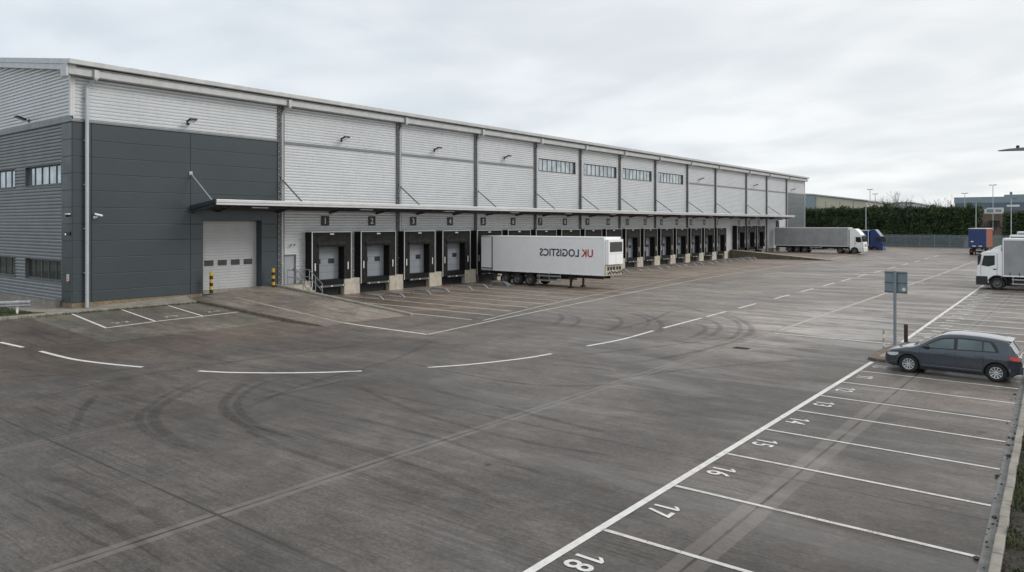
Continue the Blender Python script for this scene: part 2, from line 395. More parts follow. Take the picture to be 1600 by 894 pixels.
# brighter cloud around the hidden sun, duller and bluer away from it
sd = Vector((math.cos(SUN_EL) * math.cos(SUN_AZ), math.cos(SUN_EL) * math.sin(SUN_AZ), math.sin(SUN_EL)))
dp = N(nt, 'ShaderNodeVectorMath', operation='DOT_PRODUCT'); L(nt, D, dp.inputs[0]); dp.inputs[1].default_value = sd
sunf = ramp_(nt, dp.outputs['Value'], -.6, .95, 0, 1)
dark = mix_(nt, sunf, (5.6, 6.2, 6.85), (7.3, 7.45, 7.5)); brt = mix_(nt, sunf, (7.1, 7.6, 8.05), (9.5, 9.4, 9.2))
cc = mix_(nt, cf, dark, brt)
fin = mix_(nt, .93, sky.outputs[0], cc)
L(nt, fin, bg.inputs['Color']); bg.inputs['Strength'].default_value = .1
sl = bpy.data.lights.new('sun', 'SUN'); sl.energy = 1.0; sl.angle = R(22); sl.color = (1, .975, .935)
so = bpy.data.objects.new('sun', sl); col.objects.link(so); so.rotation_euler = Vector(sd).to_track_quat('Z', 'Y').to_euler()
cam = bpy.data.cameras.new('camera'); cam.sensor_width = 36; cam.lens = 36 * F_ / 1600; cam.shift_y = -(447 - HZ) / 1600
cam.clip_start = .1; cam.clip_end = 3000
co = bpy.data.objects.new('camera', cam); col.objects.link(co); co.location = (CX, 0, CH); co.rotation_euler = (R(90), 0, TH)
scn.camera = co
scn.view_settings.view_transform = 'Standard'; scn.view_settings.look = 'None'; scn.view_settings.exposure = .24; scn.view_settings.gamma = 1
scn.view_settings.use_curve_mapping = False
# ---------------------------------------------------------------- ground and yard
YX1 = 43.9
g = MB(); g.quad((-1500, -900, -.06), (1500, -900, -.06), (1500, 2500, -.06), (-1500, 2500, -.06)); tag(g.build('ground', M['field']), kind='structure')
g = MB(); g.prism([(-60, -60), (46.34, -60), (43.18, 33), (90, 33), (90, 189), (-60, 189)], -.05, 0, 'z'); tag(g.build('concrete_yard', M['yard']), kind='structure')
# apron in front of the flat-panelled corner: two wedges sloping down to the yard
def wedge(name, x0, x1, y0, y1, z0, m, nseg=1, z1=.004):
    b = MB(); b.prism([(x0, -.04), (x1, -.04), (x1, z1), (x0, z0)], y0, y1, 'y'); return tag(b.build(name, m), kind='structure')
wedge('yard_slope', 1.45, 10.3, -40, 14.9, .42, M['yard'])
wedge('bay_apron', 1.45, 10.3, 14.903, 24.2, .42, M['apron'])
b = MB(); vs = []
for j in range(9):
    y = 24.4 + 5.9 * j / 8
    for i in range(15): x = .02 + (RAMP_X - .02) * i / 14; vs.append((x, y, hz(x, y) + .004))
b.add(vs, [(j * 15 + i, j * 15 + i + 1, (j + 1) * 15 + i + 1, (j + 1) * 15 + i) for j in range(8) for i in range(14)], True)
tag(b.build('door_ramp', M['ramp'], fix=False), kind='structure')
# ramp kerbs
for (y0, y1, m, up) in ((24.2, 24.4, 'dark_conc', .03), (30.3, 30.62, 'kerb', .16)):
    b = MB(); b.prism([(.02, -.04), (RAMP_X + .1, -.04), (RAMP_X + .1, .1 if up > .1 else .03), (.02, (RAMP_H if up > .1 else .60) + up)], y0, y1, 'y'); tag(b.build('ramp_kerb', M[m], bevel=.02), kind='structure')
# pavement against the wall
b = MB(); b.box(-40, 1.15, -40, 17.585, -.04, .545); b.add([(.02, 17.59, 0), (1.15, 17.59, 0), (1.15, 24.2, 0), (.02, 24.2, 0), (.02, 17.59, .545), (1.15, 17.59, .545), (1.15, 24.2, .56), (.02, 24.2, .78)], [(0, 1, 2, 3), (4, 5, 6, 7), (0, 1, 5, 4), (1, 2, 6, 5), (2, 3, 7, 6), (3, 0, 4, 7)]); tag(b.build('pavement', M['pave']), kind='structure')
b = MB()
yy = -40
while yy < 24.1:
    e = min(yy + .9, 24.2); b.box(1.15, 1.45, yy + .006, e - .006, -.04, .55); yy = e
tag(b.build('pavement_kerb', M['kerb'], bevel=.025), kind='structure')
b = MB(); b.prism([(.95, -35), (.95, 15.9), (.3, 15.6), (-6, 13.9), (-12, 13.4), (-38, 13.4), (-38, -35)], .54, .575, 'z'); tag(b.build('lawn', M['grass']), kind='structure')
# raised ground at the far docks
b = MB(); nx, ny = 20, 12; vs = []
for j in range(ny + 1):
    y = 113 + (j / ny) * 12 if j < ny else 165
    for i in range(nx + 1): x = .02 + i; vs.append((x, y, h2(x, y) + .004))
fs = [(j * (nx + 1) + i, j * (nx + 1) + i + 1, (j + 1) * (nx + 1) + i + 1, (j + 1) * (nx + 1) + i) for j in range(ny) for i in range(nx)]
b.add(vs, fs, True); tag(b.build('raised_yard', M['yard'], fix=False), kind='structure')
b = MB(); b.prism([(.02, -.04), (15.2, -.04), (15.2, .03), (.02, 1.24)], 112.5, 112.99, 'y'); tag(b.build('retaining_wall', M['dark_conc']), 'low dark retaining wall at the near edge of the raised yard by the far docks', 'retaining wall')
b = MB(); b.prism([(.02, 1.245), (15.2, .035), (15.2, .06), (.02, 1.27)], 112.45, 114.6, 'y'); tag(b.build('yard_kerb', M['pave']), kind='structure')
ex = lambda y: 43.73 - .034 * (min(y, 40) - 13.85)
# channel, kerb and verge on the right
b = MB(); yy = -30
while yy < 33:
    b.prism([(ex(yy), yy + .004), (ex(yy) + .16, yy + .004), (ex(yy + 1.2) + .16, yy + 1.196), (ex(yy + 1.2), yy + 1.196)], -.05, .012, 'z'); yy += 1.2
tag(b.build('drainage_channel', M['channel'], bevel=.006), kind='structure')
b = MB(); yy = -30
while yy < 33:
    dx = random.uniform(-.006, .006) + .16; y2 = yy + .915; b.prism([(ex(yy) + dx, yy + .006), (ex(yy) + dx + .15, yy + .006), (ex(y2) + dx + .15, y2 - .006), (ex(y2) + dx, y2 - .006)], -.05, .13 + random.uniform(-.006, .006), 'z'); yy += .915
tag(b.build('kerb', M['kerb'], bevel=.02), kind='structure')
b = MB(); nx, ny = 22, 120; vs = []
for j in range(ny + 1):
    for i in range(nx + 1):
        y = -10 + j * .36; x = ex(y) + .31 + (i / nx) * 6
        vs.append((x, y, .06 + .09 * noise.noise(Vector((x * 1.5, y * 1.5, 0))) + .05 * min(1, i / 3)))
b.add(vs, [(j * (nx + 1) + i, j * (nx + 1) + i + 1, (j + 1) * (nx + 1) + i + 1, (j + 1) * (nx + 1) + i) for j in range(ny) for i in range(nx)], True)
tag(b.build('planting_bed', M['soil']), kind='structure')
def tufts(name, n, area, hmin, hmax, m, zf, clump=None, wdt=.012):
    b = MB()
    for _ in range(n):
        x, y = area()
        if clump and noise.noise(Vector((x * 1.3, y * 1.3, 5))) < clump: continue
        z = zf(x, y); a = random.uniform(0, 6.28); h = random.uniform(hmin, hmax); l = random.uniform(0, .8) * h
        dx, dy = math.cos(a), math.sin(a); wd = wdt * random.uniform(.6, 1.6)
        b.add([(x - dy * wd, y + dx * wd, z), (x + dy * wd, y - dx * wd, z), (x + dx * l, y + dy * l, z + h)], [(0, 1, 2)])
    return tag(b.build(name, m, fix=False), kind='stuff')
random.seed(3)
def vz(x, y): return .08 + .09 * noise.noise(Vector((x * 1.5, y * 1.5, 0)))
tufts('bed_grass', 16000, lambda: (lambda y: (ex(y) + .33 + 2.2 * random.random() ** 1.5, y))(random.uniform(8, 31)), .03, .11, M['grass'], vz, -.05).__setitem__('label', 'short moss and grass on the dark planting bed')
tufts('bed_litter', 5000, lambda: (lambda y: (ex(y) + .31 + 1.9 * random.random() ** 1.5, y))(random.uniform(8, 30)), .01, .05, M['bark'], vz, None, .022)['label'] = 'dead leaves and twigs on the planting bed'
tufts('lawn_grass', 14000, lambda: (random.uniform(-8, .9), random.uniform(9, 15.4)), .04, .13, M['grass'], lambda x, y: .57)['label'] = 'short lawn grass beside the guard rail'
def weeds():
    b = MB()
    for _ in range(700):
        y = random.gauss(0, 1) * 1.2 + random.choice([17, 19.4, 22, 23.5]); x = 1.47 + random.uniform(0, .14)
        z = .42; a = random.uniform(0, 6.28); h = random.uniform(.03, .12)
        b.add([(x, y - .02, z), (x, y + .02, z), (x + math.cos(a) * h * .5, y + math.sin(a) * h * .5, z + h)], [(0, 1, 2)])
    tag(b.build('kerb_weeds', M['grass'], fix=False), 'small weeds growing along the foot of the pavement kerb', kind='stuff')
weeds()
b = MB()
for _ in range(60):
    y = random.uniform(9, 29); x = ex(y) + .15 - abs(random.gauss(0, .10)); s_ = random.choice((.012, .018, .025, .045))
    b.prism([(x + s_ * math.cos(a) * random.uniform(.6, 1.3), y + s_ * 1.6 * math.sin(a) * random.uniform(.6, 1.3)) for a in [k * 1.05 for k in range(6)]], .0125, .018 + s_ * .3, 'z')
tag(b.build('channel_debris', M['soil']), 'clods of dark dirt lying in the concrete channel', kind='stuff')
b = MB()
for (x, y) in ((44.9, 12.9), (45.0, 13.4), (44.75, 15.8), (44.6, 14.3)):
    b.box(x, x + .09, y, y + .05, .12, .17)
tag(b.build('litter', M['litter']), 'few pale scraps of litter on the planting bed', kind='stuff')
# ---------------------------------------------------------------- painted lines
def strip(mb, pts, wd, dz=.008, wdy=None):
    """ground strip following points, draped on the surface"""
    P = [Vector((p[0], p[1])) for p in pts]; out = []
    for a, c in zip(P[:-1], P[1:]):
        n = max(1, int((c - a).length / 1.2)); out += [a.lerp(c, k / n) for k in range(n)]
    out.append(P[-1]); k = len(out); vs = []; uv = []
    for i, p in enumerate(out):
        t = (out[min(i + 1, k - 1)] - out[max(i - 1, 0)]).normalized(); n_ = Vector((-t.y, t.x)) * wd / 2
        for sgn, u in ((1, 0), (-1, 1)):
            q = p + n_ * sgn; vs.append((q.x, q.y, hz(q.x, q.y) + dz)); uv.append((u, i / (k - 1)))
    mb.add(vs, [(2 * i, 2 * i + 1, 2 * i + 3, 2 * i + 2) for i in range(k - 1)])
    if mb.uv is not None: mb.uv += uv
    return mb
def catmull(pts, n=8):
    P = [Vector(p) for p in pts]; P = [P[0] * 2 - P[1]] + P + [P[-1] * 2 - P[-2]]; o = []
    for i in range(1, len(P) - 2):
        for k in range(n):
            t = k / n; a, b_, c, d = P[i - 1:i + 3]
            o.append(.5 * ((2 * b_) + (c - a) * t + (2 * a - 5 * b_ + 4 * c - d) * t * t + (3 * b_ - a - 3 * c + d) * t ** 3))
    o.append(P[-2]); return o
S = lambda name, b, m: tag(b.build(name, m, fix=False), kind='structure')
b = MB(); strip(b, [(38.4, -4), (38.4, 31.0)], .15); S('parking_edge_line', b, M['line'])
b = MB(); strip(b, [(38.33, 37.0), (37.5, 73.0), (37.2, 90)], .17); S('parking_edge_line', b, M['line'])
ys = [6.0, 8.5, 11.13, 13.89, 16.57, 19.15, 21.65, 23.95, 26.45, 28.85, 31.3]
b = MB()
for y in ys: strip(b, [(38.49, y), (ex(y) - .01, y)], .10)
S('parking_bay_lines', b, M['line_bay'])
b = MB()
y = 40.5
while y < 70: strip(b, [(38.35 - (y - 37) * .023, y), (47, y)], .17, .008); y += 2.52
S('lorry_bay_lines', b, M['line'])
b = MB()
y = 38.2
while y < 70:
    x0 = 38.55 - (y - 37) * .02 + .25
    b.box(x0, x0 + random.uniform(.55, .85), y - .09, y + .05, .003, .008)
    b.box(x0 + .1, x0 + random.uniform(.45, .7), y - .34, y - .2, .003, .008); y += 1.26
S('lorry_bay_numerals', b, M['line_bay'])
nums = {8.5: '18', 11.13: '17', 13.89: '16', 16.57: '15', 19.15: '14', 21.65: '13', 23.95: '12', 26.45: '11', 28.85: '10'}
for i, y in enumerate(ys):
    if y not in nums: continue
    b = MB(); mid = y + (ys[i + 1] - y) * .5
    hh = .50; cx0 = 38.88
    b.add([(cx0 - hh / 2, mid + .24 - d, .010) for d in (0, .075)] + [(cx0 + hh / 2, mid + .24 - d, .010) for d in (.075, 0)], [(0, 1, 2, 3)])
    b.add([(cx0 + hh / 2, mid + .24, .0102), (cx0 + hh / 2 - .075, mid + .24, .0102), (cx0 + hh / 2 - .17, mid + .345, .0102), (cx0 + hh / 2 - .09, mid + .345, .0102)], [(0, 1, 2, 3)])
    if nums[y][1] == '1':
        b.add([(cx0 - hh / 2, mid - .02 - d, .010) for d in (0, .075)] + [(cx0 + hh / 2, mid - .02 - d, .010) for d in (.075, 0)], [(0, 1, 2, 3)])
        b.add([(cx0 + hh / 2, mid - .02, .0102), (cx0 + hh / 2 - .075, mid - .02, .0102), (cx0 + hh / 2 - .17, mid + .085, .0102), (cx0 + hh / 2 - .09, mid + .085, .0102)], [(0, 1, 2, 3)])
    else:
        tf = text_mb(nums[y][1], .66, 0, .008); put_text(b, tf, cx0, mid - .1, .010, (0, -1, 0), (1, 0, 0), (.88, 1.08))
    S('bay_number', b, M['line'])
b = MB(); strip(b, [(32.9, 36.2), (38.0, 36.27)], .14); S('cross_line', b, M['line'])
b = MB()
for a in ([(0, 535), (18, 539), (36, 543)], [(63, 549), (90, 556), (120, 562.5), (170, 569), (223, 574)], [(310, 580), (360, 582.3), (440, 583), (510, 582), (565, 580)], [(668, 574.5), (720, 571), (770, 566), (820, 560), (862, 553)],
          [(917, 541), (970, 531), (1021, 517)]):
    pts = catmull([G(*p) for p in a], 6); strip(b, pts, .17)
S('dashed_centre_line', b, M['line'])
b = MB()
for a, c in ((34.5, 39.6), (40.3, 43.4), (45.6, 49.0), (52.9, 56.6), (59.6, 63.3), (66.4, 70.5), (73, 77), (80, 84.5), (88, 92.5), (97, 101.5), (106, 111), (116, 121), (126, 131), (137, 142)):
    fx = lambda y: 27.88 - (y - 33.4) * .0335
    strip(b, [(fx(a), a), (fx(c), c)], .17)
S('dashed_centre_line', b, M['line'])
l1 = [(19.98, 25.54), (18.91, 33.45), (18.03, 41.42), (16.8, 52), (15.57, 63.9), (14.8, 76), (14.54, 88.0), (14.5, 108), (14.56, 130)]
l2 = [(18.71, 31.14), (17.15, 38.32), (16.0, 45), (14.88, 53.86), (13.5, 64), (12.35, 74.78), (11.5, 88), (11.14, 97.78), (11.3, 111.9)]
b = MB(); strip(b, catmull(l1, 5), .16); S('dock_edge_line', b, M['line_dock'])
b = MB(); strip(b, catmull(l2, 5), .13); S('dock_edge_line', b, M['line_dock'])
b = MB(); strip(b, [(13.6, 25.72), (19.98, 25.54)], .16); S('ramp_edge_line', b, M['line'])
b = MB(); strip(b, [(2.2, 26.3), (8, 26.0), (13.6, 25.72)], .11); S('ramp_edge_line', b, M['line_worn'])
b = MB()
def edge_x(y):
    for (xa, ya), (xb, yb) in zip(l2[:-1], l2[1:]):
        if ya <= y <= yb: return xa + (xb - xa) * (y - ya) / (yb - ya)
    return 18.5 if y < 32 else 11.3
y = 31.0
while y < 111:
    strip(b, [(1.6, y), (edge_x(y) - .5, y)], .17); y += 2.265
S('dock_bay_lines', b, M['line_dock'])
# three small bays below the flat-panelled corner
b = MB()
for pts in (((1.5, 17.0), (6.75, 16.5)), ((1.55, 19.6), (6.4, 19.15)), ((1.55, 22.3), (6.3, 21.85)), ((6.8, 16.45), (6.4, 19.15), (6.3, 21.85), (6.1, 24.1))):
    strip(b, list(pts), .13, .010)
S('short_bay_lines', b, M['line'])
for s_, pts in (('22', (6.1, 17.7)), ('23', (5.8, 20.4)), ('24', (5.6, 23.0))):
    b = MB(); x, y = pts
    tf = text_mb(s_, .62, 0, .006); put_text(b, tf, x - .35, y, hz(x - .35, y) + .03, (0, 1, 0), (-1, 0, .05), (1.5, 1))
    S('bay_number', b, M['line_worn'])
# lines on the raised yard and far yard
b = MB(); strip(b, [(31.0, 78), (38, 77.6)], .1); strip(b, [(31, 70), (37, 69.8)], .1); strip(b, [(32, 60), (37.5, 59.8)], .1); strip(b, [(32, 52), (37.6, 51.9)], .1); strip(b, [(32.3, 46), (37.9, 45.9)], .1)
S('worn_cross_lines', b, M['line_old'])
b = MB(); strip(b, [(32.75, 37.5), (32.5, 60), (32.1, 95), (31.4, 125)], .24, .006); S('worn_long_line', b, M['line_worn'])
# tyre marks
def marks(sets, m, wd=.36):
    b = MB(); b.uv = []
    for i, a in enumerate(sets):
        pts = catmull([G(*p) for p in a], 10)
        strip(b, [(p.x, p.y) for p in pts], wd * (0.8 + .4 * ((i * 37) % 10) / 10), .0045 + .0006 * i)
    S('tyre_marks', b, m)
marks([[(345, 583), (270, 612), (230, 638), (217, 653), (228, 674), (262, 692), (330, 715)], [(372, 585), (300, 608), (255, 632), (240, 650), (250, 670), (290, 695), (380, 722)],
       [(420, 588), (375, 605), (352, 625), (350, 640), (368, 657), (405, 672), (500, 700)], [(450, 585), (398, 605), (374, 625), (373, 640), (388, 656), (432, 675), (580, 708)]], M['mark'], .36)
Z3 = lambda l: [(800 + x / 4, 380 + y / 4) for x, y in l]
marks([Z3(a) for a in ([(340, 445), (405, 465), (418, 492), (330, 542)], [(280, 440), (315, 465), (250, 525)], [(560, 430), (640, 455), (685, 490), (640, 530), (560, 556)], [(690, 430), (800, 455), (855, 490), (820, 535)],
                       [(780, 430), (890, 470), (940, 520), (900, 570)], [(1120, 470), (1240, 485), (1300, 525), (1250, 575), (1130, 615)], [(1150, 420), (1290, 445), (1400, 490), (1425, 540), (1370, 595), (1240, 632)],
                       [(1240, 420), (1380, 460), (1470, 505), (1500, 548), (1430, 600), (1300, 640), (1100, 690), (850, 735), (600, 755)],
                       [(640, 370), (900, 385), (1100, 405), (1220, 440)], [(440, 552), (640, 575), (860, 598), (1080, 618), (1300, 636)], [(1000, 420), (900, 470), (700, 530), (500, 560)],
                       [(1080, 500), (1200, 520), (1190, 560), (1060, 610)])], M['mark'], .36)
marks([[(0, 640), (150, 600), (330, 570), (520, 545), (640, 520)], [(560, 590), (470, 610), (390, 625)], [(0, 590), (110, 585), (260, 572)], [(380, 440 + 110), (560, 540), (700, 520)], [(160, 610), (130, 640), (110, 680)],
       [(640, 600), (800, 640), (1000, 690)], [(500, 640), (700, 690), (900, 760)], [(420, 660), (620, 720), (820, 800)], [(850, 560), (1000, 545), (1200, 520)], [(900, 600), (1100, 575), (1300, 560)],
       [(520, 585), (640, 640), (820, 690), (1010, 720)], [(345, 640), (420, 690), (560, 740), (760, 800)], [(600, 560), (820, 600), (1000, 600)], [(700, 520), (620, 560), (480, 600), (330, 660)],
       [(30, 730), (200, 790), (330, 860)], [(20, 760), (170, 820), (280, 893)]], M['mark2'], .26)
# ---------------------------------------------------------------- WAREHOUSE
Y0, Y1 = 17.6, 150.35; FLOOR = 1.19; ZS = 11.04; EAVE = 14.2; PITCH = .1427; RIDGE_X = -36
wh = thing('warehouse', 'long silver warehouse with a slate flat-panelled corner, numbered loading docks and a full-length canopy', 'warehouse')
def clad_rows(mb, axis, a0, a1, z0, z1, plane=0., sgn=1, pitch=.2, depth=.04, clip=None):
    z = math.floor(z0 / pitch) * pitch
    prof = [(0, 0), (.04, depth * 1.2), (.12, depth * 1.35), (.185, 0), (pitch, -.005)]
    while z < z1 - 1e-4:
        for (ua, da), (ub, db) in zip(prof[:-1], prof[1:]):
            za, zb = max(z + ua, z0), min(z + ub, z1)
            if zb <= za + 1e-5: continue
            fa = (za - z - ua) / (ub - ua); fb = (zb - z - ua) / (ub - ua)
            xa, xb = da + (db - da) * fa, da + (db - da) * fb
            e0a, e1a, e0b, e1b = a0, a1, a0, a1
            if clip: e1a = min(a1, clip(za)); e1b = min(a1, clip(zb))
            if axis == 'y': mb.add([(plane + xa, e0a, za), (plane + xa, e1a, za), (plane + xb, e1b, zb), (plane + xb, e0b, zb)], [(0, 1, 2, 3)])
            else: mb.add([(e0a, plane - xa, za), (e1a, plane - xa, za), (e1b, plane - xb, zb), (e0b, plane - xb, zb)], [(0, 1, 2, 3)])
        z += pitch
colsY = [18.28, 31.13, 42.35, 52.04, 61.3, 69.7, 78.35, 87.48, 97.06, 106.82, 119.24, 128.8, 139.26, 150.2]
WIN = [(61.95, 68.72), (70.5, 77.6), (79.2, 86.5), (88.4, 95.8)]; WZ = (10.78, 12.06)
def wall(name, fn, mats, **k):
    b = MB(); fn(b); return b.build(name, mats, wh, fix=False, **k)
# front: silver upper and lower
def front_up(b):
    clad_rows(b, 'y', 17.62, WIN[0][0], ZS, 14.1)
    clad_rows(b, 'y', WIN[-1][1], Y1, ZS, 14.1)
    e = [WIN[0][0]] + [v for a, c in WIN for v in (a, c)][1:-1] + [WIN[-1][1]]
    clad_rows(b, 'y', WIN[0][0], WIN[-1][1], WZ[1], 14.1)
    for (a, c), (d, f) in zip(WIN[:-1], WIN[1:]): clad_rows(b, 'y', c, d, ZS, WZ[1])
wall('upper_wall', front_up, [M['silver']])
def front_low(b):
    PD = (31.36, 32.42)
    clad_rows(b, 'y', 31.1, 139.3, 3.13, WZ[0]); clad_rows(b, 'y', 31.1, WIN[0][0], WZ[0], ZS); clad_rows(b, 'y', WIN[-1][1], 139.3, WZ[0], ZS)
    for (a, c), (d, f) in zip(WIN[:-1], WIN[1:]): clad_rows(b, 'y', c, d, WZ[0], ZS)
    clad_rows(b, 'y', PD[1], 139.3, 1.0, 3.13); clad_rows(b, 'y', 31.1, PD[0], .9, 3.13)
wall('lower_wall', front_low, [M['silver']])
# flat slate panels, with open joints over a dark backing
DR = (25.35, 29.6, 5.53)   # level-access door opening
def flat_panels(b):
    hs = []; z = ZS - .02
    while z > .9: hs.append((max(z - .955, .86), z)); z -= .955
    for a, c in ((17.595, 18.6), (18.6, 24.5), (24.5, 31.05)):
        for z0, z1 in hs:
            segs = [(a, c)]
            if z0 < DR[2] and a <= DR[0] < c: segs = [(a, DR[0]), (DR[1], c)]
            for p, q in segs:
                if z0 < DR[2] < z1 and len(segs) == 2 and p == a: b.box(0, .055, DR[0], DR[1], DR[2] + .002, z1 - .009)
                if z0 < DR[2] < z1 and len(segs) == 2:
                    b.box(0, .055, p + (.009 if p == a else 0), q - (.009 if q == c else 0), z0 + .009, z1 - .009)
                else: b.box(0, .055, p + (.009 if p == a else 0), q - (.009 if q == c else 0), z0 + .009, z1 - .009)
    # return on the gable
    for z0, z1 in hs: b.box(-1.28, .055, 17.535, 17.60, z0 + .009, z1 - .009)
wall('slate_wall', flat_panels, [M['slate']], bevel=.012)
def backing(b):
    b.box(-.02, -.002, 17.6, DR[0], .8, ZS); b.box(-.02, -.002, DR[1], 31.1, .8, ZS); b.box(-.02, -.002, DR[0], DR[1], DR[2], ZS); b.box(-1.3, -.02, 17.59, 17.61, .8, ZS)
wall('panel_backing', backing, [M['joint']])
def brick(b): b.box(-1.3, .02, 17.57, 18, .4, .86); b.box(-.1, .02, 18, DR[0], .4, .858)
wall('brick_plinth', brick, [M['brick']])
def far_slate(b):
    z = ZS - .02
    while z > .5: b.box(0, .05, 139.3, 150.3, max(z - .95, .38) + .008, z - .008); z -= .95
wall('far_slate_wall', far_slate, [M['slate2']])
# gable
clipf = lambda z: min(0., -(z - 14.05) / PITCH)
def gable_up(b): clad_rows(b, 'x', -60, 0, ZS + .16, 19, 17.6, clip=clipf)
wall('gable_upper_wall', gable_up, [M['silver']])
gx = [(-6.73 - 7.03 * k, -1.42 - 7.03 * k) for k in range(6)]
def gable_low(b):
    for z0, z1 in ((.85, 2.0), (3.2, 7.6), (8.75, ZS)): clad_rows(b, 'x', -60, -1.3, z0, z1, 17.6)
    for z0, z1 in ((2.0, 3.2), (7.6, 8.75)):
        clad_rows(b, 'x', -1.42, -1.3, z0, z1, 17.6)
        for k in range(5): clad_rows(b, 'x', gx[k + 1][1], gx[k][0], z0, z1, 17.6)
        clad_rows(b, 'x', -60, gx[5][0], z0, z1, 17.6)
wall('gable_lower_wall', gable_low, [M['silver_low']])
wall('gable_plinth', lambda b: b.box(-60, -1.3, 17.57, 17.75, .4, .85), [M['kerb']])
wall('gable_band', lambda b: (b.box(-60, -.0, 17.5, 17.59, ZS, ZS + .32), b.box(.0, .1, 17.5, 31.0, ZS, ZS + .14)), [M['trim_dark']], bevel=.02)
if 1:
    for a, c in ((31.3, 42.2), (42.5, 51.9), (52.2, 61.15), (97.25, 106.7), (107, 119.1), (119.4, 128.7), (129, 139.1), (139.4, 150.2)): wall('wall_band', lambda b: b.box(.03, .10, a, c, ZS - .12, ZS + .10), [M['trim_dark']], bevel=.02)
wall('corner_trim', lambda b: (b.box(-.16, .07, 17.48, 17.60, ZS + .32, 14.15), b.box(.0, .07, 17.60, 17.72, ZS + .32, 14.15)), [M['trim']], bevel=.012)
wall('corner_trim', lambda b: b.box(-.12, .09, 150.25, 150.45, .4, 14.15), [M['trim']])
def rest(b):  # far gable, rear wall, floor
    pr = [(0, 0), (0, 14.1), (RIDGE_X, 14.1 - RIDGE_X * PITCH), (RIDGE_X * 2, 14.1), (RIDGE_X * 2, 0)]
    b.prism(pr, 150.2, 150.3, 'y'); b.box(RIDGE_X * 2, RIDGE_X * 2 + .1, 17.7, 150.2, 0, 14.1); b.box(RIDGE_X * 2, -.6, 17.9, 150.2, 0, .8)
    b.quad((-60, 17.62, .4), (RIDGE_X * 2, 17.62, .4), (RIDGE_X * 2, 17.62, 14), (-60, 17.62, 14.6))
wall('rear_wall', rest, [M['silver']])
def roof(b):
    for x in (0, 1):
        s_ = -1 if x else 1
        e = (.75 if not x else RIDGE_X * 2 - .75)
        b.prism([(e, 14.22), (RIDGE_X, 14.22 + (.75 - RIDGE_X) * PITCH), (RIDGE_X, 14.36 + (.75 - RIDGE_X) * PITCH), (e, 14.36)], 17.3, 150.55, 'y')
wall('roof', roof, [M['roof']])
# verge along the gable and the edge capping
def verge(b):
    x = .8; zf = lambda x: 14.36 + (.8 - x) * PITCH
    x = .62
    while x > -60:
        x2 = x - 3.2
        for dz0, dz1, yo in ((-.26, .03, 17.12), (-.58, -.265, 17.17)):
            b.prism([(x - .006, zf(x) + dz0), (x2 + .006, zf(x2) + dz0), (x2 + .006, zf(x2) + dz1), (x - .006, zf(x) + dz1)], yo, 17.56, 'y')
        x = x2
wall('verge_trim', verge, [M['pipe']])
def eave(b):
    b.box(.55, .86, 17.1, 150.6, 14.12, 14.42)                       # roof edge
wall('roof_edge', eave, [M['gutter']], bevel=.03)
def gut(b):
    b.box(.10, .62, 17.16, 150.55, 13.58, 13.98); b.box(.10, .5, 17.3, 150.4, 13.985, 14.1)
wall('gutter', gut, [M['gutter']], bevel=.03)
wall('eave_soffit', lambda b: b.box(.0, .56, 17.3, 150.4, 14.1, 14.2), [M['beam']])
wall('gutter_end', lambda b: b.box(-.1, .66, 17.02, 17.155, 13.45, 14.12), [M['pipe']], bevel=.02)
# downpipes with hopper
for i, y in enumerate(colsY[:-1]):
    zb = hz(.3, y) + .05 if i else .56
    if 31.5 < y < 112: zb = .05
    b = MB(); b.tube([(.66, y + .30, 13.95), (.66, y + .30, 13.42)], .10, 8); b.tube([(.64, y + .3, 13.46), (.3, y + .05, 13.15), (.24, y, 12.9)], .085, 8)
    b.tube([(.24, y, 13.0), (.24, y, zb)], .105 if i == 0 else .075, 10)
    for z in (2.5, 5, 7.5, 10, 12.4): b.box(.04, .24, y - .12, y + .12, z, z + .06)
    b.box(.55, .78, y + .18, y + .42, 13.5, 13.98)
    b.build('downpipe', M['pipe'] if i == 0 else M['gutter'], wh)
    if i:
        b = MB(); b.box(.0, .12, y - .26, y - .09, zb, 13.55); b.box(.0, .12, y + .09, y + .26, zb, 13.55); b.box(.0, .05, y - .09, y + .09, zb, 13.55)
        b.m = 1
        z = zb + .3
        while z < 13.4: b.box(.12, .127, y - .2, y - .15, z, z + .06); z += .4
        b.build('column', [M['column'], M['trim']], wh)
